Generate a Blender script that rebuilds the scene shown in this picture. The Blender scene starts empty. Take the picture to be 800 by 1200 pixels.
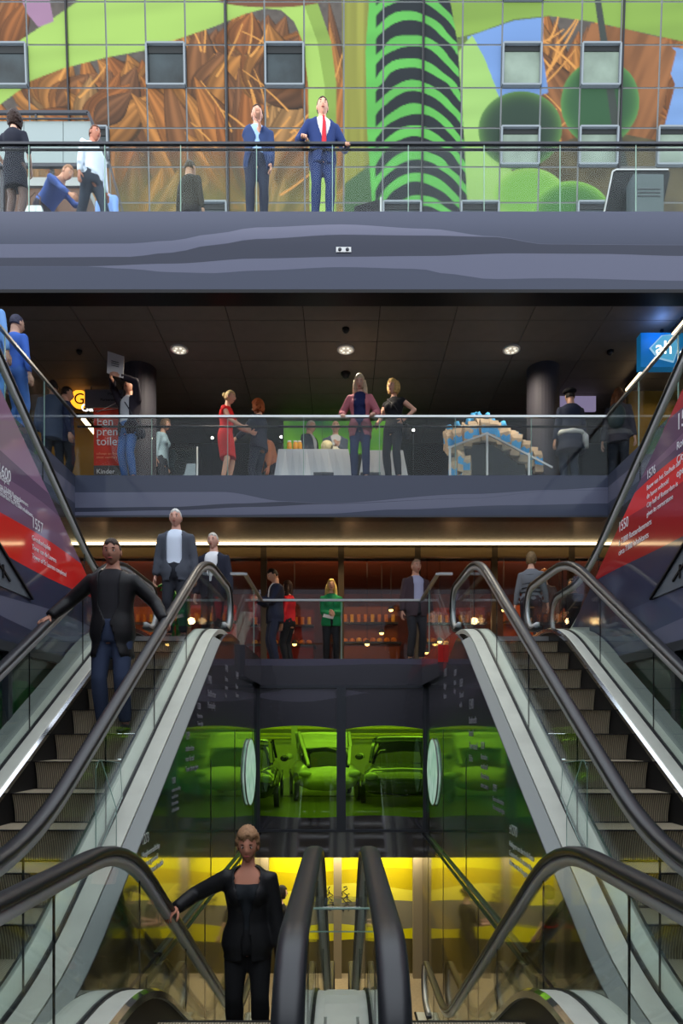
import bpy, bmesh, math, random
from math import sin, cos, pi, sqrt, exp, atan2
from mathutils import Vector, Matrix, Euler
import numpy as np
random.seed(7)
SC = bpy.context.scene
COL = SC.collection

# ------------------------------------------------------------------ camera, sky, light, exposure
EYE = 1.57
cam_data = bpy.data.cameras.new('camera')
cam = bpy.data.objects.new('camera', cam_data); COL.objects.link(cam)
cam.location = (0, 0, EYE); cam.rotation_euler = (pi / 2, 0, 0)
cam_data.sensor_fit = 'AUTO'; cam_data.sensor_width = 36.0; cam_data.lens = 24.0
cam_data.shift_y = 255.0 / 1200.0
cam_data.clip_start = 0.02; cam_data.clip_end = 200
SC.camera = cam
world = bpy.data.worlds.new('daylight'); SC.world = world
world.use_nodes = True
bg = world.node_tree.nodes['Background']
bg.inputs[0].default_value = (0.84, 0.91, 1.0, 1); bg.inputs[1].default_value = 2.6
SC.view_settings.view_transform = 'Standard'; SC.view_settings.look = 'None'
SC.view_settings.gamma = 1.0; SC.view_settings.use_curve_mapping = False
SC.view_settings.exposure = 0.0
SC.cycles.transparent_max_bounces = 40
SC.cycles.max_bounces = 10
SC.cycles.use_denoising = True
SC.cycles.caustics_reflective = False; SC.cycles.caustics_refractive = False
SC.cycles.sample_clamp_indirect = 4.0


def lamp(name, kind, loc, energy, color, size=0.3, rot=(0, 0, 0), size_y=None, spot=None):
    d = bpy.data.lights.new(name, kind); d.energy = energy; d.color = color
    if kind == 'AREA':
        d.size = size
        if size_y:
            d.shape = 'RECTANGLE'; d.size_y = size_y
    elif kind == 'SUN':
        d.angle = size
    else:
        d.shadow_soft_size = size
    if spot:
        d.spot_size = spot; d.spot_blend = 0.8
    o = bpy.data.objects.new(name, d); COL.objects.link(o); o.location = loc; o.rotation_euler = rot
    return o


# sunlight that falls through the glass front of the hall, high behind the camera, onto the upper gallery and the mural
sun = lamp('sun', 'SUN', (0, -10, 30), 3.0, (1.0, 0.95, 0.86), 0.02, rot=(math.radians(80), 0, math.radians(-20)))

# ------------------------------------------------------------------ pixel to place helpers (t = distance ahead of the camera)
def PX(px, t): return (px - 400) * t / 800.0
def PZ(py, t): return EYE + (855 - py) * t / 800.0

# ------------------------------------------------------------------ materials
def s2l(c):
    c = c / 255.0
    return c / 12.92 if c <= 0.04045 else ((c + 0.055) / 1.055) ** 2.4
def rgb(r, g, b): return (s2l(r), s2l(g), s2l(b), 1.0)
MATS = {}
def mat(name, col, rough=0.5, metal=0.0, coat=0.0, coat_ior=1.5, coat_rough=0.05, emit=None, emit_s=0.0, spec=0.2, noise=0.0, nscale=8.0, bump=0.0, bscale=60.0):
    if name in MATS: return MATS[name]
    m = bpy.data.materials.new(name); m.use_nodes = True
    nt = m.node_tree; p = nt.nodes['Principled BSDF']
    p.inputs['Base Color'].default_value = col; p.inputs['Roughness'].default_value = rough
    p.inputs['Metallic'].default_value = metal; p.inputs['Specular IOR Level'].default_value = spec
    p.inputs['Coat Weight'].default_value = coat; p.inputs['Coat IOR'].default_value = coat_ior; p.inputs['Coat Roughness'].default_value = coat_rough
    if emit:
        p.inputs['Emission Color'].default_value = emit; p.inputs['Emission Strength'].default_value = emit_s
    if noise > 0:
        tc = nt.nodes.new('ShaderNodeTexCoord'); n = nt.nodes.new('ShaderNodeTexNoise'); n.inputs['Scale'].default_value = nscale; n.inputs['Detail'].default_value = 5
        mx = nt.nodes.new('ShaderNodeMix'); mx.data_type = 'RGBA'; mx.blend_type = 'MULTIPLY'
        rp = nt.nodes.new('ShaderNodeMapRange'); rp.inputs[1].default_value = 0.3; rp.inputs[2].default_value = 0.7; rp.inputs[3].default_value = 1 - noise; rp.inputs[4].default_value = 1 + noise * 0.4
        nt.links.new(tc.outputs['Object'], n.inputs['Vector']); nt.links.new(n.outputs['Fac'], rp.inputs[0])
        mx.inputs[0].default_value = 1.0; mx.inputs[6].default_value = col
        nt.links.new(rp.outputs[0], mx.inputs[7]); nt.links.new(mx.outputs[2], p.inputs['Base Color'])
    if bump > 0:
        tc = nt.nodes.new('ShaderNodeTexCoord'); n = nt.nodes.new('ShaderNodeTexNoise'); n.inputs['Scale'].default_value = bscale; n.inputs['Detail'].default_value = 4
        b = nt.nodes.new('ShaderNodeBump'); b.inputs['Strength'].default_value = bump; b.inputs['Distance'].default_value = 0.01
        nt.links.new(tc.outputs['Object'], n.inputs['Vector']); nt.links.new(n.outputs['Fac'], b.inputs['Height']); nt.links.new(b.outputs['Normal'], p.inputs['Normal'])
    MATS[name] = m
    return m

def glass(name, tint=(0.93, 0.97, 0.95), refl=0.45, base=0.02, rough=0.0, power=4.0):
    if name in MATS: return MATS[name]
    m = bpy.data.materials.new(name); m.use_nodes = True
    nt = m.node_tree; nt.nodes.clear()
    out = nt.nodes.new('ShaderNodeOutputMaterial'); mix = nt.nodes.new('ShaderNodeMixShader')
    tr = nt.nodes.new('ShaderNodeBsdfTransparent'); tr.inputs[0].default_value = (*tint, 1)
    gl = nt.nodes.new('ShaderNodeBsdfGlossy'); gl.inputs['Roughness'].default_value = rough; gl.inputs[0].default_value = (0.95, 0.97, 1, 1)
    lw = nt.nodes.new('ShaderNodeLayerWeight'); lw.inputs[0].default_value = 0.5
    pw = nt.nodes.new('ShaderNodeMath'); pw.operation = 'POWER'; pw.inputs[1].default_value = power
    ma = nt.nodes.new('ShaderNodeMath'); ma.operation = 'MULTIPLY_ADD'; ma.inputs[1].default_value = refl; ma.inputs[2].default_value = base
    L = nt.links.new
    L(lw.outputs['Facing'], pw.inputs[0]); L(pw.outputs[0], ma.inputs[0]); L(ma.outputs[0], mix.inputs[0])
    L(tr.outputs[0], mix.inputs[1]); L(gl.outputs[0], mix.inputs[2]); L(mix.outputs[0], out.inputs[0])
    MATS[name] = m
    return m

def emis(name, col, s): return mat(name, (0.02, 0.02, 0.02, 1), 0.5, emit=col, emit_s=s)

M_RUBBER = mat('handrail_rubber', rgb(28, 29, 33), 0.38, spec=0.5)
M_STEEL = mat('brushed_steel', rgb(170, 172, 172), 0.32, 0.9)
M_CHROME = mat('polished_steel', rgb(205, 208, 212), 0.14, 1.0)
M_DECK = mat('deck_aluminium', rgb(192, 193, 182), 0.5, 0.2, noise=0.12, nscale=3)
M_TRIM = mat('grey_trim', rgb(126, 130, 128), 0.5, 0.15)
M_SKIRT = mat('black_skirt', rgb(24, 24, 26), 0.4)
M_GLASS = glass('clear_glass')
M_GLASSF = glass('railing_glass', (0.95, 0.97, 0.96), 0.3, 0.008)
M_ACRYL = glass('acrylic', (0.97, 0.99, 0.98), 0.7, 0.05)
M_GEDGE = mat('glass_edge', rgb(130, 160, 150), 0.3)
M_DARK = mat('near_black_metal', rgb(26, 26, 30), 0.4)
M_FRAME = mat('dark_grey_frame', rgb(60, 62, 68), 0.4, 0.3)
M_FLOOR = mat('beige_terrazzo', rgb(176, 156, 122), 0.25, noise=0.15, nscale=20)
M_GFLOOR = mat('grey_stone_floor', rgb(96, 96, 98), 0.3, noise=0.2, nscale=10)
M_CEIL = mat('charcoal_ceiling_tile', rgb(122, 114, 108), 0.6, noise=0.08, nscale=4)
M_CEILD = mat('charcoal_ceiling_joint', rgb(34, 33, 33), 0.8)
M_WHITE = mat('white_paint', rgb(225, 225, 222), 0.4)
M_LETTER = mat('white_lettering', rgb(226, 226, 230), 0.5, emit=None)

def step_material():
    m = mat('ribbed_step', rgb(92, 86, 76), 0.5, 0.3)
    nt = m.node_tree; p = nt.nodes['Principled BSDF']
    tc = nt.nodes.new('ShaderNodeTexCoord'); w = nt.nodes.new('ShaderNodeTexWave'); w.wave_type = 'BANDS'; w.bands_direction = 'X'; w.inputs['Scale'].default_value = 18.0
    b = nt.nodes.new('ShaderNodeBump'); b.inputs['Strength'].default_value = 0.8; b.inputs['Distance'].default_value = 0.01
    mx = nt.nodes.new('ShaderNodeMix'); mx.data_type = 'RGBA'; mx.inputs[6].default_value = rgb(122, 112, 96); mx.inputs[7].default_value = rgb(196, 182, 156)
    L = nt.links.new
    L(tc.outputs['Object'], w.inputs['Vector']); L(w.outputs['Fac'], b.inputs['Height']); L(b.outputs['Normal'], p.inputs['Normal']); L(w.outputs['Fac'], mx.inputs[0]); L(mx.outputs[2], p.inputs['Base Color'])
    return m
M_STEP = step_material()

# ------------------------------------------------------------------ mesh helpers
class MB:
    def __init__(s): s.v = []; s.f = []; s.mi = []; s.sm = []
    def add(s, vs, fs, mi=0, smooth=False):
        b = len(s.v); s.v += [tuple(v) for v in vs]
        for f in fs:
            s.f.append([b + i for i in f]); s.mi.append(mi); s.sm.append(smooth)
        return s
    def box(s, x0, x1, y0, y1, z0, z1, mi=0):
        x0, x1 = min(x0, x1), max(x0, x1); y0, y1 = min(y0, y1), max(y0, y1); z0, z1 = min(z0, z1), max(z0, z1)
        return s.add([(x0, y0, z0), (x1, y0, z0), (x1, y1, z0), (x0, y1, z0), (x0, y0, z1), (x1, y0, z1), (x1, y1, z1), (x0, y1, z1)],
                     [(0, 3, 2, 1), (4, 5, 6, 7), (0, 1, 5, 4), (1, 2, 6, 5), (2, 3, 7, 6), (3, 0, 4, 7)], mi)
    def obox(s, c, ax, ay, az, mi=0):          # box from centre and three half axes
        c = Vector(c); ax = Vector(ax); ay = Vector(ay); az = Vector(az)
        vs = [c + ax * i + ay * j + az * k for k in (-1, 1) for (i, j) in ((-1, -1), (1, -1), (1, 1), (-1, 1))]
        return s.add(vs, [(0, 3, 2, 1), (4, 5, 6, 7), (0, 1, 5, 4), (1, 2, 6, 5), (2, 3, 7, 6), (3, 0, 4, 7)], mi)
    def bar(s, a, b, w, h=None, mi=0, up=(0, 0, 1)):
        a = Vector(a); b = Vector(b); h = h or w; d = (b - a); n = d.normalized(); u = Vector(up)
        if abs(n.dot(u)) > 0.95: u = Vector((0, 1, 0))
        sx = n.cross(u).normalized(); sz = sx.cross(n)
        return s.obox((a + b) / 2, d / 2, sx * w / 2, sz * h / 2, mi)
    def tube(s, pts, rads, n=10, mi=0, cap=True, smooth=True, ry=None, up=None):
        pts = [Vector(p) for p in pts]
        if not hasattr(rads, '__len__'): rads = [rads] * len(pts)
        rings = []; prev = Vector(up) if up else None
        for i, p in enumerate(pts):
            t = (pts[min(i + 1, len(pts) - 1)] - pts[max(i - 1, 0)])
            t = t.normalized() if t.length > 1e-9 else Vector((0, 0, 1))
            if prev is None: prev = Vector((1, 0, 0)) if abs(t.x) < 0.8 else Vector((0, 1, 0))
            ax = (prev - t * prev.dot(t)); ax = ax.normalized() if ax.length > 1e-6 else t.orthogonal().normalized()
            ay = t.cross(ax); prev = ax
            r1 = rads[i]; r2 = ry[i] if ry else r1
            rings.append([p + ax * r1 * cos(2 * pi * k / n) + ay * r2 * sin(2 * pi * k / n) for k in range(n)])
        vs = [v for r in rings for v in r]; fs = []
        for i in range(len(rings) - 1):
            for k in range(n):
                fs.append((i * n + k, i * n + (k + 1) % n, (i + 1) * n + (k + 1) % n, (i + 1) * n + k))
        if cap:
            fs.append(tuple(reversed(range(n)))); fs.append(tuple((len(rings) - 1) * n + k for k in range(n)))
        return s.add(vs, fs, mi, smooth)
    def ellipsoid(s, c, r, R=None, n=12, m=8, mi=0, fn=None):
        vs = []; fs = []; c = Vector(c)
        for i in range(m + 1):
            th = pi * i / m
            for k in range(n):
                ph = 2 * pi * k / n
                d = Vector((sin(th) * cos(ph), sin(th) * sin(ph), cos(th)))
                q = fn(d) if fn else Vector((d.x * r[0], d.y * r[1], d.z * r[2]))
                vs.append(c + (R @ q if R else q))
        for i in range(m):
            for k in range(n):
                fs.append((i * n + k, (i + 1) * n + k, (i + 1) * n + (k + 1) % n, i * n + (k + 1) % n))
        return s.add(vs, fs, mi, True)
    def prism(s, poly, d0, d1, axis='y', mi=0):   # polygon of 2D points extruded along an axis
        n = len(poly)
        def P(p, d): return (p[0], d, p[1]) if axis == 'y' else ((d, p[0], p[1]) if axis == 'x' else (p[0], p[1], d))
        vs = [P(p, d0) for p in poly] + [P(p, d1) for p in poly]
        fs = [tuple(range(n)), tuple(reversed(range(n, 2 * n)))] + [(k, k + n, (k + 1) % n + n, (k + 1) % n) for k in range(n)]
        return s.add(vs, fs, mi)
    def cyl(s, c, r, h, n=24, mi=0, axis='z'):
        c = Vector(c); d = {'z': Vector((0, 0, 1)), 'x': Vector((1, 0, 0)), 'y': Vector((0, 1, 0))}[axis] * h
        return s.tube([c, c + d], r, n, mi, True, False)
    def mesh(s, name, mats):
        me = bpy.data.meshes.new(name); me.from_pydata(s.v, [], s.f)
        for m in (mats if isinstance(mats, (list, tuple)) else [mats]): me.materials.append(m)
        me.polygons.foreach_set('material_index', s.mi); me.polygons.foreach_set('use_smooth', s.sm)
        bm = bmesh.new(); bm.from_mesh(me); bmesh.ops.recalc_face_normals(bm, faces=bm.faces); bm.to_mesh(me); bm.free()
        me.update(); return me
    def build(s, name, mats, parent=None, kind=None):
        return link(name, s.mesh(name, mats), parent, kind)
def link(name, me, parent=None, kind=None, loc=None):
    o = bpy.data.objects.new(name, me); COL.objects.link(o)
    if parent:
        o.parent = parent
        if parent.name in WORLD_BUILT: o.matrix_parent_inverse = parent.matrix_basis.inverted()
    if kind: o['kind'] = kind
    if loc is not None: o.location = loc
    return o
WORLD_BUILT = set()
def thing(name, label, cat, loc=(0, 0, 0), group=None, rz=0, world_coords=False):
    o = bpy.data.objects.new(name, None); COL.objects.link(o); o.location = loc; o.rotation_euler = (0, 0, rz)
    o.empty_display_size = 0.1
    o['label'] = label; o['category'] = cat
    if group: o['group'] = group
    if world_coords: WORLD_BUILT.add(o.name)      # its parts are given in world coordinates
    return o
def tag(o, label, cat, group=None):
    o['label'] = label; o['category'] = cat
    if group: o['group'] = group
    return o
def bx(name, x0, x1, y0, y1, z0, z1, m, parent=None, kind=None):
    return MB().box(x0, x1, y0, y1, z0, z1).build(name, m, parent, kind)
def structure(name, x0, x1, y0, y1, z0, z1, m): return bx(name, x0, x1, y0, y1, z0, z1, m, None, 'structure')
FACING = {'camera': Matrix(((1, 0, 0), (0, 0, -1), (0, 1, 0))), 'east': Matrix(((0, 0, 1), (1, 0, 0), (0, 1, 0))), 'west': Matrix(((0, 0, -1), (-1, 0, 0), (0, 1, 0)))}
def text(body, loc, size, face, m=None, parent=None, name='lettering', align='LEFT', shear=0, extr=0.001, width=1.0, line=1.0):
    c = bpy.data.curves.new(name, 'FONT'); c.body = body; c.size = size; c.extrude = extr; c.align_x = align; c.shear = shear; c.resolution_u = 3; c.space_line = line
    c.materials.append(m or M_LETTER)
    o = bpy.data.objects.new(name, c); COL.objects.link(o)
    mm = FACING[face].to_4x4(); mm.translation = Vector(loc)
    if width != 1.0: mm = mm @ Matrix.Diagonal((width, 1, 1, 1))
    o.matrix_world = mm
    if parent:
        o.parent = parent
        if parent.name in WORLD_BUILT or parent.type == 'MESH': o.matrix_parent_inverse = parent.matrix_basis.inverted()
    return o
def interp(pts, x):
    if x <= pts[0][0]: return pts[0][1]
    for (a, va), (b, vb) in zip(pts, pts[1:]):
        if x <= b:
            k = (x - a) / (b - a); k = k * k * (3 - 2 * k); return va + (vb - va) * k
    return pts[-1][1]
def strata(name, P, us, curves, mats, parent=None, kind=None):
    """sheet cut into printed bands; curves: n+1 functions v(u) from top to bottom, one material per band; P(u, v) -> point"""
    mb = MB()
    for i, (a, b) in enumerate(zip(us, us[1:])):
        va = [c(a) for c in curves]; vb = [c(b) for c in curves]
        for q in (va, vb):
            for k in range(1, len(q)): q[k] = min(q[k], q[k - 1])
        top_a, top_b, bot_a, bot_b = va[0], vb[0], va[-1], vb[-1]
        va = [min(top_a, max(bot_a, v)) for v in va]; vb = [min(top_b, max(bot_b, v)) for v in vb]
        for k in range(len(mats)):
            if va[k] - va[k + 1] < 1e-5 and vb[k] - vb[k + 1] < 1e-5: continue
            pts = [P(a, va[k]), P(b, vb[k]), P(b, vb[k + 1]), P(a, va[k + 1])]
            mb.add(pts, [(0, 1, 2, 3)], k)
    return mb.build(name, mats, parent, kind)
def frange(a, b, n): return [a + (b - a) * i / n for i in range(n + 1)]

def printed(name, r, g, b, rough=0.25, ior=1.5, k=0.62, coat=1.0):
    return mat(name, tuple(c * k for c in rgb(r, g, b)[:3]) + (1,), 0.45, coat=coat, coat_ior=ior, coat_rough=0.06)

# ------------------------------------------------------------------ levels (metres): landing 0, lower hall -2.75, ground 2.74, first gallery 5.78, upper gallery 9.16
ZE, ZD, ZC, ZB, ZA = -2.75, 0.0, 2.74, 5.78, 9.16
TW = 11.3          # distance of the well's far edge
WX = 1.40          # half width of the well
OX = 3.05          # outer stair walls
BX = 4.41          # half width of the gallery opening
TA = 10.0

# printed colours
P_SLATE = printed('print_slate', 84, 91, 116, k=0.52, coat=0.2)
P_LILAC = printed('print_lilac', 130, 133, 160, k=0.52, coat=0.2)
P_NAVY = printed('print_navy', 64, 69, 92, k=0.52, coat=0.2)
P_DPURPLE = printed('print_dark_purple', 52, 48, 62)
P_DPURPLE2 = printed('print_deep_purple', 44, 41, 54)
P_MAUVE = printed('print_mauve', 88, 84, 104)
P_RED = printed('print_red', 225, 30, 24, k=1.0, ior=1.85)
P_DRED = printed('print_dark_red', 172, 18, 34, k=0.9, ior=1.85)
P_PLUM = printed('print_plum', 128, 92, 122, k=0.9, ior=1.85)
P_DPLUM = printed('print_dark_plum', 98, 66, 98, k=0.9, ior=1.85)
P_PLUM2 = printed('print_light_plum', 150, 108, 140, k=0.9, ior=1.85)
P_BLUE = printed('print_steel_blue', 84, 92, 124)
P_DBLUE = printed('print_dark_blue', 62, 68, 100)
MIRROR = 4.0
P_GREEN = printed('print_green', 8, 88, 40, ior=2.0, k=1.0)
P_DGREEN = printed('print_dark_green', 5, 60, 32, ior=2.0, k=1.0)
P_XGREEN = printed('print_bottle_green', 16, 48, 32, ior=2.0, k=1.0)
P_UMBER = printed('print_umber', 40, 34, 28, ior=MIRROR)
P_WDARK = printed('print_wall_purple', 46, 43, 54, ior=2.2)
P_WMAUVE = printed('print_wall_mauve', 82, 78, 94, ior=2.2)
P_WRED = printed('print_wall_red', 200, 30, 22, ior=1.5)
P_OLIVE = printed('print_olive', 66, 56, 16, ior=MIRROR)
P_OCHRE = printed('print_ochre', 120, 100, 14, ior=MIRROR)
P_HILL = printed('print_hill_green', 22, 92, 44)
P_HILLD = printed('print_hill_dark', 20, 52, 40)

# ------------------------------------------------------------------ room shell
structure('floor', -9, 9, -14, 1.35, -0.3, ZD, M_GFLOOR)                       # landing the camera stands on
structure('floor', -8, 8, 3.0, 16, ZE - 0.2, ZE, M_FLOOR)                      # lower hall
for s in (-1, 1):
    structure('floor', s * 1.56, s * 9, 9.42, 15.0, ZC - 0.36, ZC, M_FLOOR)    # ground floor beside the well
    structure('floor', s * (BX + 0.02), s * 9, -14, 15.6, ZB - 0.36, ZB, M_GFLOOR)
structure('floor', -1.56, 1.56, TW + 0.05, 15.0, ZC - 0.36, ZC, M_FLOOR)
structure('floor', -BX - 0.02, BX + 0.02, TW + 0.05, 15.6, ZB - 0.36, ZB, M_GFLOOR)
structure('floor', -16, 16, TA + 0.05, 13.5, ZA - 0.6, ZA, M_GFLOOR)
M_SHELL = mat('dark_shell_paint', rgb(58, 56, 60), 0.6)
structure('wall_rear', -16, 16, -14.2, -14, ZE, 13.4, mat('unseen_rear_wall_paint', rgb(104, 104, 110), 0.7))  # unseen wall, height set to keep the sun off the lower galleries
for s, n in ((-1, 'wall_left'), (1, 'wall_right')):
    structure(n, s * 9, s * 9.2, -14, 15.6, ZE, ZA, M_SHELL)
structure('wall_gallery', -9, 9, 15.6, 15.8, ZB, ZA, M_SHELL)
structure('wall_end', -9, 9, 16, 16.2, ZE, -0.5, M_SHELL)

# ---- printed fascias of the three galleries, waves of slate and lilac
def px_curve(pts, t):
    q = [(PX(x, t), PZ(y, t)) for x, y in pts]
    return lambda u: interp(q, u)
def fascia(name, t, x0, x1, ztop, zbot, curves, mats, n=60):
    root = strata(name, lambda u, v: (u, t, v), frange(x0, x1, n), [lambda u: ztop] + curves + [lambda u: zbot], mats, None, 'structure')
    MB().box(x0, x1, t + 0.004, t + 0.06, zbot, ztop).build('fascia_core', M_SHELL, root)
    return root
zAb = PZ(340, TA)
fa = [px_curve(p, TA) for p in (
    [(0, 286), (150, 285.5), (200, 282), (250, 274), (300, 266.5), (400, 263), (500, 268), (577, 277), (640, 286), (800, 287)],
    [(0, 302), (150, 301), (200, 296), (250, 287), (300, 280), (400, 275), (500, 276), (577, 277.5), (640, 286.3), (800, 287.3)],
    [(0, 312), (100, 312), (200, 309), (300, 303), (400, 301), (500, 300), (600, 297), (700, 297.5), (800, 300)],
    [(0, 312.2), (100, 312.2), (150, 315), (200, 319), (250, 320), (300, 317), (400, 313), (490, 315), (525, 321), (575, 327), (650, 326), (800, 329)])]
fascia('trim_1', TA, -6.2, 6.2, ZA, zAb, fa, [P_SLATE, P_LILAC, P_NAVY, P_LILAC, P_SLATE])
bx('trim_lip', -6.2, 6.2, TA - 0.02, TA + 0.3, zAb - 0.05, zAb - 0.001, M_DARK).__setitem__('kind', 'structure')
zBb = PZ(604, TW)
fb = [px_curve(p, TW) for p in (
    [(88, 577), (260, 576.5), (335, 587.5), (380, 590), (550, 579), (650, 574), (712, 571)],
    [(88, 595), (200, 594), (280, 590), (335, 588), (380, 590.2), (550, 584), (650, 574.8), (712, 574)],
    [(88, 600), (200, 598), (300, 594), (380, 590.8), (550, 584.2), (650, 575), (712, 574.2)],
    [(88, 604), (250, 603.5), (380, 602), (465, 597), (600, 592), (712, 590)])]
fascia('trim_2', TW, -BX, BX, ZB, zBb, fb, [P_SLATE, P_LILAC, P_NAVY, P_LILAC, P_SLATE])
for s, n in ((-1, 'trim_3'), (1, 'trim_4')):
    r = strata(n, lambda u, v, s=s: (s * BX, u, v), frange(3.0, TW, 30),
               [lambda u: ZB, lambda u: ZB - 0.22 - 0.04 * sin(u * 0.9), lambda u: ZB - 0.50 + 0.05 * sin(u * 1.1 + 1), lambda u: zBb], [P_SLATE, P_LILAC, P_SLATE], None, 'structure')
    MB().box(s * (BX + 0.004), s * (BX + 0.05), 3.0, TW, zBb, ZB).build('fascia_core', M_SHELL, r)
    bx('soffit_edge', s * BX, s * (BX + 0.25), 3.0, TW, zBb - 0.03, zBb - 0.002, M_FRAME).__setitem__('kind', 'structure')
bx('soffit_edge', -BX, BX, TW, TW + 0.25, zBb - 0.03, zBb - 0.002, M_FRAME).__setitem__('kind', 'structure')
# ground floor edge round the well
zCb = PZ(803, TW); LX = PX(494, TW)
fc = [lambda u: ZC - 0.1 + 0.015 * sin(u * 2)]
fascia('trim_5', TW, -LX, LX, ZC, zCb, fc, [P_MAUVE, P_WDARK], 12)
for s, n in ((-1, 'trim_6'), (1, 'trim_7')):
    mats = [P_WDARK, P_WDARK] if s < 0 else [P_WRED, P_WDARK]
    r = strata(n, lambda u, v, s=s: (s * LX, u, v), frange(9.4, TW, 12), [lambda u: ZC, lambda u: ZC - 0.24 + 0.10 * (u - 9.4) / 1.9, lambda u: zCb], mats, None, 'structure')
    mb = MB(); mb.box(s * (LX + 0.004), s * 1.55, 9.40, TW, zCb, ZC, 0); mb.build('ledge_core', P_WDARK, r)
    q = strata('end_face', lambda u, v: (u, 9.396, v), [s * LX, s * 1.55] if s > 0 else [-1.55, -LX], [lambda u: ZC, lambda u: ZC - (0.24 if s > 0 else 0.1), lambda u: zCb], mats, r)
structure('wall_behind_well', -2.2, -WX, TW, TW + 0.1, -0.55, zCb, P_WDARK); structure('wall_behind_well', WX, 2.2, TW, TW + 0.1, -0.55, zCb, P_WDARK)

# ---- ceilings: tiles of the first gallery's ceiling, each a piece
ZBC = 8.12
ceil = structure('ceiling', -9, 9, TA + 0.3, 15.6, ZBC + 0.03, ZBC + 0.1, M_CEILD)
tile = MB().box(-0.594, 0.594, -0.294, 0.294, -0.03, 0.0).mesh('ceiling_tile', M_CEIL)
for i in range(-7, 8):
    for j in range(9):
        link('tile', tile, ceil, None, (i * 1.2, TA + 0.62 + j * 0.6, ZBC + 0.028))
structure('ceiling', -9, 9, TW + 0.26, 15.0, 5.46, 5.48, mat('brown_ceiling', rgb(74, 66, 58), 0.55, noise=0.1))
structure('ceiling', -9, -BX - 0.26, -14, TW + 0.3, 5.46, 5.48, M_CEIL); structure('ceiling', BX + 0.26, 9, -14, TW + 0.3, 5.46, 5.48, M_CEIL)

# pillars
M_PILLAR = mat('pillar_paint', rgb(70, 68, 76), 0.6)
for s, n in ((-1, 'pillar'), (1, 'pillar')):
    o = MB().cyl((s * 3.66, 12.4, ZB), 0.29, ZBC - ZB, 32).build('pillar', M_PILLAR, None, 'structure')

# ------------------------------------------------------------------ the printed wall of the vaulted hall, far behind the upper gallery
def mural_t(py): return 26.0 + 0.0026 * py
ROWS = [-48, 2, 52.5, 103, 150, 195.7, 237.5, 278]
COLX = [-12.03 + 1.5145 * k for k in range(-2, 19)]
rs = np.random.RandomState(3)
NZ = [rs.rand(64, 64) for _ in range(3)]
def vnoise(x, y, k=0):
    xi = np.floor(x).astype(int); yi = np.floor(y).astype(int); fx = x - xi; fy = y - yi
    fx = fx * fx * (3 - 2 * fx); fy = fy * fy * (3 - 2 * fy); G = NZ[k]
    g = lambda a, b: G[a % 64, b % 64]
    return (g(xi, yi) * (1 - fx) + g(xi + 1, yi) * fx) * (1 - fy) + (g(xi, yi + 1) * (1 - fx) + g(xi + 1, yi + 1) * fx) * fy
def inpoly(x, y, poly):
    r = np.zeros(x.shape, bool); n = len(poly); j = n - 1
    for i in range(n):
        xi, yi = poly[i]; xj, yj = poly[j]
        c = ((yi > y) != (yj > y)) & (x < (xj - xi) * (y - yi) / (yj - yi + 1e-9) + xi); r ^= c; j = i
    return r
MURAL_TONE = 0.44
def lin(r, g, b): return np.array([s2l(r), s2l(g), s2l(b)])
_rl = random.Random(21); LEAVES = []; TWIGS = []
for (fx, fy, a0, a1, n_, L_, W_) in ((28, 215, -120, -60, 7, 110, 15), (70, 260, -165, -20, 16, 150, 16), (150, 262, -140, -45, 13, 200, 19), (205, 190, -130, -40, 10, 150, 20), (180, 140, -150, -30, 10, 95, 18), (250, 120, -150, -30, 10, 100, 17), (310, 90, -150, -30, 9, 80, 16), (120, 170, -160, -40, 10, 95, 16), (350, 160, -140, -60, 9, 120, 15), (60, 130, -150, -30, 8, 70, 13), (262, 275, -125, -55, 12, 215, 17), (245, 140, -120, -60, 9, 110, 16), (318, 250, -135, -55, 13, 180, 16), (318, 120, -125, -35, 9, 95, 18), (285, 60, -110, -70, 5, 50, 14), (398, 260, -100, -75, 6, 270, 10), (170, 290, -170, -10, 14, 110, 14), (330, 290, -170, -10, 12, 100, 13), (10, 70, -110, -60, 5, 90, 11), (110, 150, -160, -30, 9, 70, 11),
        (640, 165, -115, -75, 9, 170, 13), (660, 150, -110, -50, 7, 140, 12), (735, 215, -125, -55, 12, 200, 24), (790, 140, -120, -60, 6, 110, 18), (700, 260, -160, -20, 12, 100, 13), (770, 280, -150, -40, 9, 130, 15)):
    for i_ in range(int(n_ * 1.2)):
        a_ = math.radians(a0 + (a1 - a0) * (i_ + 0.5) / int(n_ * 1.2) + _rl.uniform(-6, 6)); l_ = L_ * _rl.uniform(0.7, 1.05)
        col_ = _rl.choice(((206, 132, 66), (186, 114, 58), (166, 110, 66), (200, 150, 92), (150, 100, 64), (216, 146, 74)))
        LEAVES.append((fx + _rl.uniform(-8, 8), fy + _rl.uniform(-6, 6), cos(a_), sin(a_), l_, W_ * _rl.uniform(1.1, 1.9), tuple(s2l(q) for q in col_)))
for _ in range(46):
    x0 = _rl.choice((_rl.uniform(0, 400), _rl.uniform(250, 400), _rl.uniform(600, 680))); y0 = _rl.uniform(40, 230); a_ = _rl.uniform(-2.6, -0.5); l_ = _rl.uniform(30, 90); TWIGS.append((x0, y0, x0 + l_ * cos(a_), y0 + l_ * sin(a_), _rl.uniform(0.8, 1.6)))
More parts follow.
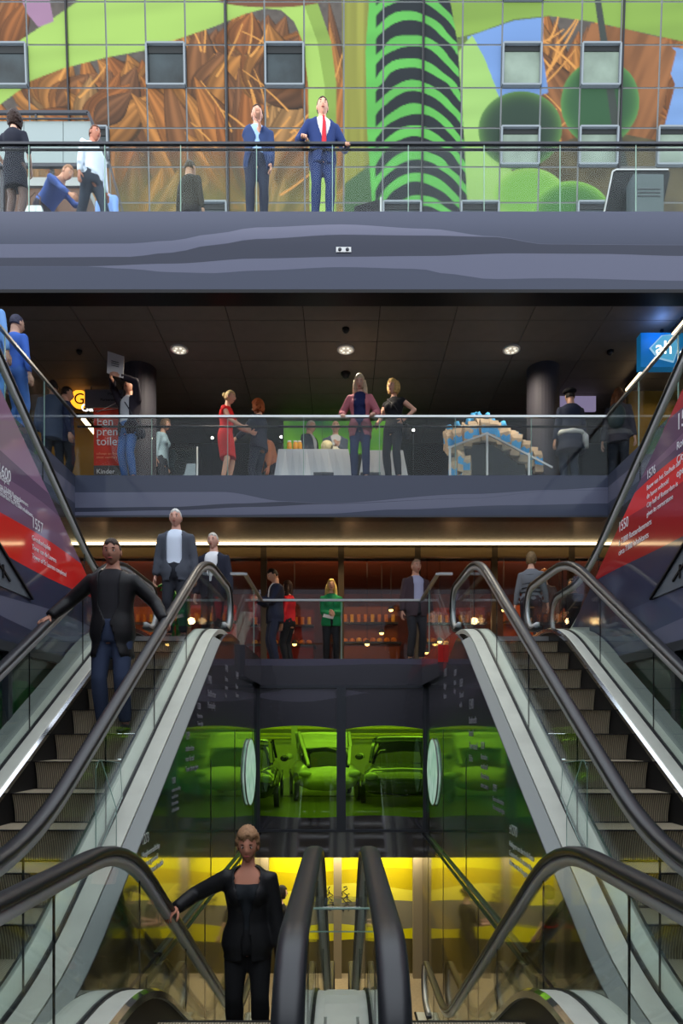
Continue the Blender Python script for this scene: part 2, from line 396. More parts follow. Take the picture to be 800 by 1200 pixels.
def mural_colour(x, y):
    """generic plant print in wall units: leaf fans in orange, sweeping green stems, round green fruit, blue gaps"""
    c = np.zeros(x.shape + (3,)); 
    c[:] = lin(96, 88, 82)
    c *= (0.8 + 0.4 * vnoise(x / 5, y / 5, 0))[..., None]
    for (bx_, by_, dx_, dy_, L, W, col) in LEAVES:
        ux = ((x - bx_) * dx_ + (y - by_) * dy_) / L
        if ux.max() < 0 or ux.min() > 1: continue
        vv = (-(x - bx_) * dy_ + (y - by_) * dx_) - 0.10 * L * (ux - ux * ux) * (1 if int(bx_) % 2 else -1)
        w_ = W * np.sin(np.pi * np.clip(ux, 0, 1) ** 0.75) + 0.01
        q = vv / w_; m = (ux > 0) & (ux < 1) & (np.abs(q) < 1)
        if not m.any(): continue
        sh = (0.42 + 0.58 * (1 - np.abs(q + 0.25)) ) * (0.86 + 0.22 * np.sin(q * 11)) * (0.65 + 0.4 * ux)
        sh = np.where(np.abs(q) > 0.9, sh * 0.55, sh); sh = np.where(np.abs(q) < 0.05, sh * 0.7, sh)
        c = np.where(m[..., None], np.array(col)[None] * sh[..., None], c)
    low = np.clip((y - 175) / 60, 0, 1) * np.clip((x - 90) / 60, 0, 1) * (x < 420)
    c = c * (1 - 0.45 * low[..., None]) + (lin(120, 132, 62) * (0.5 + 0.8 * vnoise(x / 7, y / 30, 0))[..., None]) * (0.45 * low[..., None])
    for (x0, y0, x1, y1, w) in TWIGS:
        u = ((x - x0) * (x1 - x0) + (y - y0) * (y1 - y0)) / ((x1 - x0) ** 2 + (y1 - y0) ** 2)
        d = ((x - x0) * (y1 - y0) - (y - y0) * (x1 - x0)) / math.hypot(x1 - x0, y1 - y0) + 9 * (u - u * u)
        c = np.where(((np.abs(d) < w * (1.1 - 0.6 * u)) & (u > 0) & (u < 1))[..., None], lin(232, 164, 84), c)
    def put(m, col): 
        nonlocal c
        c = np.where(m[..., None], col if col.ndim > 1 else col[None], c)
    tone = (0.90 + 0.2 * vnoise(x / 90, y / 14 + x / 120, 2))[..., None]
    # big stem sweeping over the left half and down
    arch = [(-60, 160), (-20, 150), (0, 122), (35, 96), (75, 80), (125, 67), (172, 58), (205, 48), (250, 32), (290, 15), (312, 9), (330, 11), (345, 25), (355, 50), (361, 100), (363, 290), (394, 290), (393, 100), (388, 50), (378, 20), (370, 0), (360, -60), (100, -60), (95, 0), (60, 25), (22, 51), (0, 75), (-60, 110)]
    put(inpoly(x, y, arch), lin(168, 206, 100) * tone)
    put(inpoly(x, y, [(370, -5), (388, 50), (394, 100), (394, 290), (383, 290), (380, 100), (372, 50), (355, 0)]), lin(140, 172, 76) * tone)
    put(((x - 318) / 70) ** 2 + ((y + 6) / 14) ** 2 < 1, lin(120, 74, 50) * tone)
    put(inpoly(x, y, [(30, 0), (62, 0), (66, 25), (48, 32), (36, 16)]), lin(168, 130, 160) * tone)
    # pale pillar and banded stalk
    put(inpoly(x, y, [(400, -60), (436, -60), (434, 290), (404, 290)]), lin(150, 152, 66) * (0.75 + 0.5 * vnoise(x / 4, y / 200, 1))[..., None])
    put(inpoly(x, y, [(404, 215), (436, 190), (440, 290), (400, 290)]), lin(72, 104, 66) * tone)
    put(inpoly(x, y, [(434, -60), (432, 0), (428, 60), (430, 150), (440, 290), (556, 290), (552, 250), (545, 170), (538, 100), (534, 40), (524, 0), (520, -60)]), lin(98, 190, 84) * tone)
    sx = (x - 478 - (y * 0.06)) / 58
    ph = (y - 46 * (np.abs(sx) ** 2.0) + 5 * vnoise(x / 24, y / 14, 0)) / 27.0
    stripe = ((ph % 1.0) < 0.56) & (np.abs(sx) < 1.05) & (x > 440)
    put(stripe & (x < 552), lin(24, 32, 40) * tone)
    # right: broad stem, pale wedge, sky, fruit
    put(inpoly(x, y, [(522, -60), (526, 0), (534, 45), (560, 38), (600, 22), (640, 18), (690, 25), (730, 34), (800, 50), (860, 60), (860, -60)]), lin(136, 172, 72) * tone)
    put(inpoly(x, y, [(534, 46), (560, 38), (600, 22), (640, 18), (600, 34), (560, 60), (538, 70)]), lin(96, 116, 62) * tone)
    put(inpoly(x, y, [(546, 44), (600, 24), (634, 20), (634, 60), (642, 108), (600, 120), (576, 112), (556, 70)]), lin(118, 156, 214) * tone)
    put(inpoly(x, y, [(770, 52), (860, 66), (860, 240), (800, 240), (775, 170), (790, 100)]), lin(122, 160, 214) * tone)
    put(inpoly(x, y, [(536, 60), (552, 42), (566, 66), (584, 112), (600, 180), (606, 290), (552, 290), (545, 170)]), lin(160, 204, 112) * tone)
    put(inpoly(x, y, [(690, 27), (730, 34), (776, 46), (790, 60), (776, 130), (740, 190), (700, 200), (690, 120), (678, 60)]), lin(150, 98, 58) * (0.65 + 0.6 * vnoise(x / 6 + y / 18, y / 50, 1))[..., None])
    put(inpoly(x, y, [(600, 245), (628, 180), (700, 150), (800, 170), (860, 180), (860, 290), (600, 290)]), lin(92, 84, 58) * (0.6 + 0.7 * vnoise(x / 12, y / 12, 2))[..., None])
    for (ex, ey, rx, ry, dark, lite) in ((610, 152, 49, 46, (42, 66, 52), (96, 140, 74)), (703, 120, 46, 50, (48, 92, 58), (92, 146, 78)), (622, 228, 42, 32, (120, 178, 74), (158, 206, 100)), (672, 250, 46, 38, (66, 122, 54), (140, 200, 84))):
        d = ((x - ex) / rx) ** 2 + ((y - ey) / ry) ** 2
        k = np.clip(d, 0, 1)[..., None] ** 4
        put(d < 1, lin(*dark) * (1 - k) + lin(*lite) * k)
    put(inpoly(x, y, [(690, -20), (697, -20), (726, 140), (742, 215), (732, 215), (716, 140)]), lin(62, 70, 66))
    haze = np.array([0.20, 0.22, 0.22])  # pale veil of haze mixed into every print colour
    return np.clip((c * 0.88 + haze * 0.12) * MURAL_TONE, 0, 1)
mm = bpy.data.materials.new('mural_print'); mm.use_nodes = True
at_ = mm.node_tree.nodes.new('ShaderNodeAttribute'); at_.attribute_name = 'print'; mm.node_tree.links.new(at_.outputs['Color'], mm.node_tree.nodes['Principled BSDF'].inputs['Base Color'])
mm.node_tree.nodes['Principled BSDF'].inputs['Roughness'].default_value = 0.6; mm.node_tree.nodes['Principled BSDF'].inputs['Specular IOR Level'].default_value = 0.05
_mb = MB()
for _a, _b in zip(ROWS, ROWS[1:]):
    _q = [(x, mural_t(y) + 0.03, PZ(y, mural_t(y))) for x, y in ((-15.4, _a), (15.4, _a), (15.4, _b), (-15.4, _b))]; _mb.add(_q + [(p[0], p[1] + 0.2, p[2]) for p in _q], [(0, 1, 2, 3), (7, 6, 5, 4), (0, 3, 7, 4), (1, 5, 6, 2), (0, 4, 5, 1), (3, 2, 6, 7)])
mural = _mb.build('wall_far', mat('mural_joint', rgb(92, 97, 100), 0.6), None, 'structure')
WIN = {(2, 2), (2, 6), (2, 9), (2, 15), (2, 14 + 2 - 0), (4, 14), (4, 16)}
def row_z(i): return PZ(ROWS[i], mural_t(ROWS[i]))
def wall_pt(xw, py):          # xw measured at the depth of the top row
    t = mural_t(py); return (xw, t, PZ(py, t))
win_cells = {(2, 1): 0, (2, 5): 0, (2, 8): 0, (2, 14): 1, (2, 16): 1, (2, 19): 1, (4, 3): 0, (4, 14): 1, (4, 16): 1, (4, 18): 1, (6, 6): 0, (6, 11): 0, (6, 13): 0, (6, 16): 0, (0, 14): 1}
M_WINL = mat('far_window_pane_pale', rgb(104, 118, 108), 0.5, noise=0.35, nscale=0.9)
M_WIND = mat('far_window_pane_dark', rgb(40, 50, 54), 0.5, noise=0.6, nscale=0.9)
M_WINF = mat('far_window_frame', rgb(104, 112, 118), 0.5)
M_WINS = mat('far_window_blind', rgb(26, 30, 32), 0.6)
wn = 0
for r in range(len(ROWS) - 1):
    ya, yb = ROWS[r], ROWS[r + 1]
    for c in range(len(COLX) - 1):
        xa, xb = COLX[c], COLX[c + 1]; g = 0.032
        A = Vector(wall_pt(xa + g, ya)); B = Vector(wall_pt(xb - g, ya)); C_ = Vector(wall_pt(xb - g, yb)); D = Vector(wall_pt(xa + g, yb))
        dz = Vector((0, 0, g)); A -= dz; B -= dz; C_ += dz; D += dz
        if (r, c) in win_cells:
            wn += 1; dn = Vector((0, 1, 0))
            w = bpy.data.objects.new('window_%d' % wn, None); COL.objects.link(w); w['kind'] = 'structure'; w.location = (D + C_) / 2; WORLD_BUILT.add(w.name)
            fr = MB(); t_ = 0.07
            for a, b in ((A, B), (B, C_), (C_, D), (D, A)):
                fr.bar(a - dn * 0.04, b - dn * 0.04, t_, 0.2, up=(0, 1, 0) if abs((b - a).x) > 0.1 else (0, 1, 0))
            fr.build('window_frame', M_WINF, w)
            ins = 0.05
            pa = MB(); pa.add([A, B, C_, D, A + dn * 0.02, B + dn * 0.02, C_ + dn * 0.02, D + dn * 0.02], [(0, 3, 2, 1), (4, 5, 6, 7), (0, 1, 5, 4), (2, 3, 7, 6)])
            pa.build('pane', M_WINL if win_cells[(r, c)] else M_WIND, w)
            hd = MB(); h = (D - A) * (0.15 if win_cells[(r, c)] else 0.2)
            hd.add([A - dn * 0.03, B - dn * 0.03, B + h - dn * 0.03, A + h - dn * 0.03, A - dn * 0.002, B - dn * 0.002, B + h - dn * 0.002, A + h - dn * 0.002], [(0, 3, 2, 1), (4, 5, 6, 7), (0, 1, 5, 4), (2, 3, 7, 6), (1, 2, 6, 5), (3, 0, 4, 7)]); hd.build('blind', M_WINS, w)
            continue
        N = 34
        u = np.linspace(0, 1, N + 1); U, V = np.meshgrid(u, u)
        a, b, cc, d = (np.array(q) for q in (A, B, C_, D))
        pts = (a * (1 - U[..., None]) + b * U[..., None]) * (1 - V[..., None]) + (d * (1 - U[..., None]) + cc * U[..., None]) * V[..., None]
        wx = (pts[..., 0] * 800 / 26.3) + 400; wy = ya + (yb - ya) * V
        colr = sum(mural_colour(wx + ox * 1.36, wy + oy * 1.4) for ox, oy in ((-.3, -.12), (.12, -.3), (.3, .12), (-.12, .3))) / 4
        P_ = pts.reshape(-1, 3); nv = len(P_)
        fs = [(j * (N + 1) + i, (j + 1) * (N + 1) + i, (j + 1) * (N + 1) + i + 1, j * (N + 1) + i + 1) for j in range(N) for i in range(N)]
        corners = [0, N, (N + 1) * N + N, (N + 1) * N]
        back = [tuple(P_[k] + np.array([0, 0.025, 0])) for k in corners]
        fs += [(corners[k], corners[(k + 1) % 4], nv + (k + 1) % 4, nv + k) for k in range(4)]
        me = bpy.data.meshes.new('mural_panel'); me.from_pydata([tuple(p) for p in P_] + back, [], fs); me.materials.append(mm)
        ca = me.color_attributes.new('print', 'FLOAT_COLOR', 'POINT')
        arr = np.ones((nv + 4, 4), np.float32); arr[:nv, :3] = colr.reshape(-1, 3); arr[nv:, :3] = 0.4
        ca.data.foreach_set('color', arr.ravel()); me.update()
        link('panel', me, mural)
for k, (xt) in enumerate((77, 264.5, 496.5, 731)):
    a = wall_pt((xt - 400) * 26 / 800, -40); b = wall_pt((xt - 400) * 26 / 800, 280)
    MB().bar(Vector(a) - Vector((0, 0.05, 0)), Vector(b) - Vector((0, 0.05, 0)), 0.065, 0.06).build('dark_joint', M_DARK, mural)

# ------------------------------------------------------------------ escalator lines
def ramp(y, y0, slope, rise, w):
    """0 before y0, climbs with slope, stops at rise; corners rounded over +-w"""
    def soft(x): return 0 if x <= -w else (x if x >= w else (x + w) ** 2 / (4 * w))
    y1 = y0 + rise / slope
    return slope * (soft(y - y0) - soft(y - y1))
def z_up(y): return ramp(y, 3.52, 0.5774, ZC, 0.55)
def z_down(y): return -ramp(y, 3.86, 0.663, -ZE, 0.5)
def z_top(y): return ZC + (ZB - ZC) - ramp(y, 4.13, 0.5774, ZB - ZC, 0.6)

# ---- inner printed walls beside the well (they clad the rising escalators)
WTOP = 2.79
def wall_top(t): return min(z_up(t) + 0.05, WTOP) if t < 9.4 else zCb
for s, n in ((-1, 'wall_left_well'), (1, 'wall_right_well')):
    us = frange(1.2, 9.399, 60) + [9.4] + frange(9.5, TW, 10)
    if s > 0:
        cv = [wall_top, lambda t: 2.80 - 0.34 * max(0, t - 7.7), lambda t: 1.99 + 0.05 * sin(t * 0.8) + (0.14 if t < 7 else 0.14 - 0.05 * (t - 7)),
              lambda t: 1.90 + 0.03 * sin(t * 1.3) + 0.07 * max(0, 8.5 - t) * 0.5, lambda t: 1.59 + 0.03 * sin(t * 1.4), lambda t: 1.18 + 0.10 * sin(t * 1.1 + 1),
              lambda t: 1.02 + 0.09 * sin(t * 1.5), lambda t: 0.95 - 0.10 * (t - 5) + 0.1 * sin(t), lambda t: 0.20 + 0.2 * sin(t * 0.7) + 0.04 * (8 - t), lambda t: -0.125]
        ms = [P_WRED, P_WDARK, P_WMAUVE, P_WDARK, P_GREEN, P_XGREEN, P_GREEN, P_DGREEN, P_UMBER]
        cv[1] = lambda t: WTOP - (0.30 * max(0, t - 7.95) if t > 7.95 else 0) if t < 9.4 else 9
    else:
        cv = [wall_top, lambda t: 2.03 + 0.08 * sin(t * 1.9 + 0.6), lambda t: 1.98 - 0.12 * max(0, sin((t - 5.6) * 1.15)), lambda t: 1.58 + 0.03 * sin(t * 1.7),
              lambda t: 1.00 + 0.12 * sin(t * 1.2 + 2), lambda t: 0.78 + 0.14 * sin(t * 0.9), lambda t: 0.25 + 0.15 * sin(t * 0.8 + 1) + 0.05 * (8 - t), lambda t: -0.125]
        ms = [P_WDARK, P_WMAUVE, P_WDARK, P_GREEN, P_XGREEN, P_DGREEN, P_UMBER]
    r = strata(n, lambda u, v, s=s: (s * WX, u, v), us, cv, ms, None, 'structure')
    # backing so that the cladding has its thickness
    mb = MB()
    for a, b in zip(us, us[1:]):
        if b > 9.4: continue
        mb.add([(s * (WX + 0.03), a, -0.4), (s * (WX + 0.03), b, -0.4), (s * (WX + 0.03), b, wall_top(b)), (s * (WX + 0.03), a, wall_top(a)), (s * WX, a, wall_top(a)), (s * WX, b, wall_top(b))], [(0, 1, 2, 3), (3, 2, 5, 4)])
    mb.build('cladding_back', M_SHELL, r)
    for tj in ((7.67, 9.4, 10.9) if s > 0 else (7.32, 8.96, 10.75)):
        bx('dark_joint', s * (WX - 0.004), s * (WX + 0.01), tj - 0.012, tj + 0.012, -0.125, min(wall_top(tj) - 0.01, 1.57 if tj > 8 else 1.25), M_DARK, r)
    # lower hall part of the same wall
    lo = strata(n.replace('well', 'pit'), lambda u, v, s=s: (s * WX, u, v), frange(2.0, 12.1, 40),
                [lambda t: -0.16, lambda t: -0.95 + 0.15 * sin(t * 0.9 + s), lambda t: -1.45 + 0.2 * sin(t * 0.7), lambda t: -2.1 + 0.1 * sin(t), lambda t: ZE], [P_OLIVE, P_OCHRE, P_OLIVE, P_UMBER], None, 'structure')
    MB().box(s * (WX + 0.002), s * (WX + 0.05), 2.0, 12.1, ZE, -0.1).build('wall_core', M_SHELL, lo)
    for tj in (4.9, 7.0, 9.4, 11.0):
        bx('dark_joint', s * (WX - 0.004), s * (WX + 0.01), tj - 0.012, tj + 0.012, ZE, -0.2, M_DARK, lo)
    tr = bx('trim_8' if s < 0 else 'trim_9', s * (WX - 0.03), s * WX, 5.2, TW, -0.137, -0.125, M_FRAME, None, 'structure')
    bx('steel_strip', s * (WX - 0.022), s * WX, 5.2, TW, -0.225, -0.217, M_FRAME, tr)
    # oval backlit window
    ov = thing('oval_light', 'pale mint backlit oval panel glowing on the %s green wall of the well' % ('left' if s < 0 else 'right'), 'lamp', (s * (WX - 0.006), 10.3, 0.93), None, 0)
    mb = MB(); pts = []
    for k in range(28):
        a = 2 * pi * k / 28; pts.append((0.58 * cos(a) * (1 - 0.10 * abs(sin(a))), 0.49 * sin(a)))
    mo = mat('mint_backlit_panel', rgb(120, 150, 140), 0.3)
    if not mo.get('done'):
        mo['done'] = 1; nt = mo.node_tree; p = nt.nodes['Principled BSDF']; tc = nt.nodes.new('ShaderNodeTexCoord'); nz = nt.nodes.new('ShaderNodeTexVoronoi'); nz.inputs['Scale'].default_value = 7; mp = nt.nodes.new('ShaderNodeMapping'); mp.inputs['Scale'].default_value = (1, 1.6, 0.7)
        cr = nt.nodes.new('ShaderNodeValToRGB'); cr.color_ramp.elements[0].color = rgb(226, 246, 236); cr.color_ramp.elements[1].color = rgb(90, 160, 130)
        nt.links.new(tc.outputs['Object'], mp.inputs[0]); nt.links.new(mp.outputs[0], nz.inputs['Vector']); nt.links.new(nz.outputs['Distance'], cr.inputs[0]); nt.links.new(cr.outputs[0], p.inputs['Emission Color']); p.inputs['Emission Strength'].default_value = 0.55
    mb.prism(pts, -0.03 * s, 0.0, 'x'); mb.build('panel', mo, ov)
    rim = MB(); rim.tube([(-0.02 * s, p[0] * 1.02, p[1] * 1.02) for p in pts + pts[:1]], 0.012, 6); rim.build('rim', M_TRIM, ov)

# printed dates and captions on the well walls
L_GREY = mat('pale_lettering', rgb(190, 196, 192), 0.5)
L_DIM = mat('dim_lettering', rgb(128, 126, 134), 0.5)
def caption(side, px, py, year, lines, h=0.10, lh=0.075, X=WX, m=None, gap=1.25, parent=None):
    """date and caption on the left (-1) or right (+1) wall, first letter where the photograph has it"""
    t = 800.0 * X / abs(px - 400); z = PZ(py, t); f = 'east' if side < 0 else 'west'; xx = side * (X - 0.004)
    text(year, (xx, t, z - h * 0.72), h, f, m, parent, 'lettering', width=0.8)
    text('\n'.join(lines), (xx, t, z - h * 1.2 - lh * 0.72), lh, f, m, parent, 'lettering', width=0.9, line=gap)
wl = bpy.data.objects['wall_left_well']; wr = bpy.data.objects['wall_right_well']
caption(-1, 166, 978, '1273', ['Hoogheemraadschap', 'Schieland gevormd', 'Schieland district founded'], 0.105, 0.06, parent=wl, m=L_GREY)
caption(-1, 201, 911, '1268', ['eerste vermelding', 'van de haven', 'first mention', 'of the harbour'], 0.075, 0.045, parent=wl, m=L_DIM)
caption(-1, 217, 857, '1299', ['stadsrechten', 'voor de stad', 'Town charter given'], 0.105, 0.075, parent=wl, m=L_DIM)
caption(-1, 231, 823, '1328', ['Rotterdam', 'Town rights'], 0.09, 0.06, parent=wl, m=L_DIM)
caption(-1, 243, 790, '1400', ['Stadsbestuur', 'Municipality'], 0.13, 0.10, parent=wl, m=L_DIM)
caption(-1, 263.5, 778, '1410', ['Eerste', 'stenen', 'huis'], 0.12, 0.08, parent=wl, m=L_DIM)
caption(-1, 276, 786, '1449', ['Bouw', 'Laurens'], 0.14, 0.09, parent=wl, m=L_DIM)
caption(1, 597, 964, '\u00b11270', ['Aanleg van een dam in de Rotte', 'Construction of a dam in the', 'Rotte near the Hoogstraat'], 0.12, 0.062, parent=wr, m=L_GREY)
caption(1, 577.5, 918, '1299', ['Eerste stadsrechten', 'First municipal rights'], 0.095, 0.06, parent=wr, m=L_DIM)
caption(1, 563.5, 869, '1328', ['Rotterdam', 'wordt stad', 'Rotterdam is', 'now a town'], 0.10, 0.075, parent=wr, m=L_DIM)
caption(1, 549.5, 819, '1340', ['Stadsrecht', 'kanaal', 'Town canal', 'Schie'], 0.16, 0.11, parent=wr, m=L_DIM)
caption(1, 538.5, 796, '1359', ['De stad', 'walls'], 0.13, 0.09, parent=wr, m=L_DIM)
caption(1, 520, 784, '1400', ['Begin', 'haven'], 0.16, 0.11, parent=wr, m=L_DIM)
caption(1, 532, 785, '1389', ['Blaak', 'dug'], 0.11, 0.08, parent=wr, m=L_DIM)

# ---- outer printed walls under the escalators to the first gallery
def otop(t): return 3.52 + (8.0 - t) * 0.579
for s, n in ((-1, 'wall_left_stairs'), (1, 'wall_right_stairs')):
    us = frange(2.0, 9.2, 48)
    if s > 0:
        cv = [otop, lambda t: 4.46 + 0.02 * sin(t * 2), lambda t: 4.24 + 0.06 * sin(t * 1.6), lambda t: 4.17 + 0.05 * sin(t * 1.6 + 0.3), lambda t: 4.03 + 0.03 * sin(t * 2.2), lambda t: 3.82 + 0.03 * sin(t * 1.8), lambda t: 3.33 + 0.03 * sin(t * 1.5 + 2), lambda t: 2.84, lambda t: 2.53 + 0.05 * sin(t * 1.4), lambda t: 2.36]
        ms = [P_DRED, P_DPLUM, P_PLUM, P_DPLUM, P_RED, P_DRED, P_DBLUE, P_BLUE, P_LILAC]
    else:
        cv = [otop, lambda t: 4.06 + 0.03 * sin(t * 1.5), lambda t: 3.85 + 0.04 * sin(t * 1.9 + 1), lambda t: 3.52 + 0.02 * sin(t * 2), lambda t: 3.165 + 0.02 * sin(t * 1.6), lambda t: 2.80 + 0.04 * sin(t * 1.6 + 2), lambda t: 2.60 + 0.06 * sin(t * 1.4 + 1), lambda t: 2.36]
        ms = [P_PLUM2, P_DPLUM, P_PLUM, P_RED, P_DBLUE, P_LILAC, P_DBLUE]
    r = strata(n, lambda u, v, s=s: (s * OX, u, v), us, cv, ms, None, 'structure')
    mb = MB()
    for a, b in zip(us, us[1:]):
        x0, x1 = s * (OX + 0.003), s * (OX + 0.10)
        mb.add([(x1, a, 2.3), (x1, b, 2.3), (x1, b, otop(b)), (x1, a, otop(a)), (x0, a, otop(a)), (x0, b, otop(b)), (x0, a, 2.3), (x0, b, 2.3)], [(0, 1, 2, 3), (3, 2, 5, 4), (0, 1, 7, 6)])
    mb.build('wall_core', P_BLUE, r)
    # landing level: glazing with printed hills in a dark frame
    lo = strata(n.replace('stairs', 'landing'), lambda u, v, s=s: (s * (OX + 0.03), u, v), frange(1.0, 9.4, 40),
                [lambda t: 2.36, lambda t: 1.75 + 0.30 * sin(t * 2.3 + s), lambda t: 1.2 + 0.25 * sin(t * 1.7), lambda t: -0.1], [P_HILLD, P_HILL, P_HILLD], None, 'structure')
    fr = MB(); fr.box(s * (OX - 0.03), s * (OX + 0.04), 1.0, 9.4, 2.28, 2.37)
    fr.build('window_frame', M_FRAME, lo)
    for tm in (3.0, 4.6, 6.24, 7.9):
        bx('mullion', s * (OX - 0.025), s * (OX + 0.04), tm - 0.04, tm + 0.04, -0.1, 2.30, M_FRAME, lo)
    # triangular panel with dark edges below the upper escalator
    tri = MB(); xa, xb = s * (OX - 0.012), s * (OX - 0.001)
    A = (6.7, 2.85); B = (5.2, 2.85); C_ = (5.2, 3.68)
    tri.prism([A, B, C_], xa, xb, 'x'); tri.build('hatch', mat('hatch_grey', rgb(96, 102, 110), 0.4), r)
    ed = MB()
    for (p, q) in ((A, C_),):
        ed.bar((s * (OX - 0.016), p[0], p[1]), (s * (OX - 0.016), q[0], q[1]), 0.035, 0.02)
    ed.bar((s * (OX - 0.016), 6.25, 2.93), (s * (OX - 0.016), 5.3, 3.44), 0.02, 0.02); ed.bar((s * (OX - 0.016), 6.12, 2.93), (s * (OX - 0.016), 6.12, 3.05), 0.02, 0.02)
    ed.build('hatch_edge', M_DARK, r)
ol = bpy.data.objects['wall_left_stairs']; orr = bpy.data.objects['wall_right_stairs']
caption(-1, 37, 604, '1557', ['Grotekerksplein', 'Toren van de Laurens', 'Tower of St Laurens completed'], 0.155, 0.072, X=OX, parent=ol)
caption(-1, -3, 540, '1600', ['circa 13.000 Rotterdammers', 'Rotterdam has 13.000 inhabitants'], 0.15, 0.056, X=OX, parent=ol)
caption(-1, -40, 500, '1610', ['De VOC kamer kapel', 'Chamber of commerce spec'], 0.13, 0.09, X=OX, parent=ol)
caption(1, 725, 612, '1550', ['\u00b1 7.000 Rotterdammers', 'circa 7.000 inhabitants'], 0.16, 0.09, X=OX, parent=orr)
caption(1, 758, 552, '1576', ['Bouw van het Stadhuis aan', 'de haven voltooid', 'City hall of Rotterdam is', 'given its cornerstone'], 0.12, 0.07, X=OX, parent=orr)
caption(1, 793, 486, '1590', ['Rotte', 'City port', 'opened'], 0.21, 0.10, X=OX, parent=orr)

# ---- the window wall between well and garage
WW = PX(499, TW) 
M_GREENG = glass('green_glass', (0.56, 0.82, 0.17), 0.3, 0.03)
win = bpy.data.objects.new('window_30', None); COL.objects.link(win); win['kind'] = 'structure'; win.location = (0, TW, 0); WORLD_BUILT.add(win.name)
zt, zb_ = zCb, PZ(975, TW)
fr = MB(); fr.box(-WX, WX, TW - 0.02, TW + 0.08, zt - 0.045, zt); fr.box(-WX, WX, TW - 0.03, TW + 0.08, zb_, zb_ + 0.04); fr.box(-WX, -WX + 0.05, TW - 0.02, TW + 0.08, zb_, zt); fr.box(WX - 0.05, WX, TW - 0.02, TW + 0.08, zb_, zt)
fr.build('window_frame', M_FRAME, win); bx('mullion', -0.08, 0.07, TW - 0.03, TW + 0.08, zb_ + 0.04, zt - 0.045, M_FRAME, win)
for k, (xa, xb) in enumerate(((-WX + 0.05, -0.08), (0.07, WX - 0.05))):
    bx('pane', xa, xb, TW + 0.02, TW + 0.035, PZ(956, TW) - 0.05, PZ(850, TW) + 0.12, M_GREENG, win)
    top = strata('print_band', lambda u, v: (u, TW + 0.012, v), frange(xa, xb, 20), [lambda u: zt - 0.045, lambda u: 2.26 - 0.10 * (u + 0.5) ** 2 - (0.0 if u > -1 else 0.02), lambda u: 2.11 + 0.08 * sin(u * 2.2), lambda u: PZ(851, TW) - 0.06 + 0.07 * cos((u - (xa + xb) / 2) * 2.2)], [P_WDARK, P_WMAUVE, P_WDARK], win)
    bot = strata('print_band', lambda u, v: (u, TW + 0.012, v), frange(xa, xb, 12), [lambda u: PZ(957, TW) + 0.02 * sin(u * 3), lambda u: zb_ + 0.04], [P_WDARK], win)
fascia('trim_10', TW, -WX, WX, zb_, PZ(1005, TW), [], [P_WDARK], 6)
# garage behind the window
M_GAR = mat('garage_paint', rgb(176, 176, 160), 0.6)
structure('floor', -6, 6, TW + 0.1, 16, -0.5, 0.0, mat('garage_floor', rgb(110, 112, 108), 0.3))
structure('wall_garage', -6, 6, 21.9, 22.0, 0, 2.36, M_GAR)
structure('floor', -6, 6, 16.2, 22, -0.5, 0.0, mat('garage_floor', rgb(110, 112, 108), 0.3))
structure('ceiling', -6, 6, TW + 0.12, 22, 2.33, 2.36, M_GAR)

# ------------------------------------------------------------------ escalators
def rail_path(zf, h, ya, yb, r=0.33, n=14, step=0.15, near=True, far=True):
    P = []
    if near:
        za = zf(ya); c = (ya + r, za + h - r)
        P += [(ya + r + 0.25, za + h - 2 * r)]
        P += [(c[0] + r * cos(a), c[1] + r * sin(a)) for a in [(-pi / 2) - pi * k / n for k in range(n + 1)]]
    y = ya + r + 0.05
    while y < yb - r:
        P.append((y, zf(y) + h)); y += step
    if far:
        zb = zf(yb); c = (yb - r, zb + h - r)
        P += [(c[0] + r * cos(a), c[1] + r * sin(a)) for a in [pi / 2 - pi * k / n for k in range(n + 1)]]
        P += [(yb - r - 0.25, zb + h - 2 * r)]
    return P
def sweep(path, prof, x):
    """closed profile (u across, v out of the loop) swept along a path in the plane x = const"""
    mb = MB(); n = len(prof); vs = []
    for i, p in enumerate(path):
        a = path[max(i - 1, 0)]; b = path[min(i + 1, len(path) - 1)]
        ty, tz = b[0] - a[0], b[1] - a[1]; L = math.hypot(ty, tz) or 1; ny, nz = -tz / L, ty / L
        for u, v in prof: vs.append((x + u, p[0] + ny * v, p[1] + nz * v))
    fs = []
    for i in range(len(path) - 1):
        for k in range(n): fs.append((i * n + k, i * n + (k + 1) % n, (i + 1) * n + (k + 1) % n, (i + 1) * n + k))
    fs.append(tuple(range(n))); fs.append(tuple((len(path) - 1) * n + k for k in range(n)))
    return mb.add(vs, fs, 0, True)
def lane(prof, ys, zf, mb=None, mi=0):
    """closed profile (x, dz) carried along y at the height of the line"""
    mb = mb or MB(); n = len(prof); vs = [(x, y, zf(y) + dz) for y in ys for x, dz in prof]; fs = []
    for i in range(len(ys) - 1):
        for k in range(n): fs.append((i * n + k, i * n + (k + 1) % n, (i + 1) * n + (k + 1) % n, (i + 1) * n + k))
    fs.append(tuple(range(n))); fs.append(tuple((len(ys) - 1) * n + k for k in range(n)))
    return mb.add(vs, fs, mi)
RW = 0.046
RAIL_PROF = [(-RW * 0.8, 0.020), (-RW * 0.35, 0.026), (RW * 0.35, 0.026), (RW * 0.8, 0.020), (RW, 0.004), (RW * 0.95, -0.014), (RW * 0.6, -0.022), (-RW * 0.6, -0.022), (-RW * 0.95, -0.014), (-RW, 0.004)]
GUIDE_PROF = [(-0.026, -0.022), (0.026, -0.022), (0.020, -0.078), (-0.020, -0.078)]

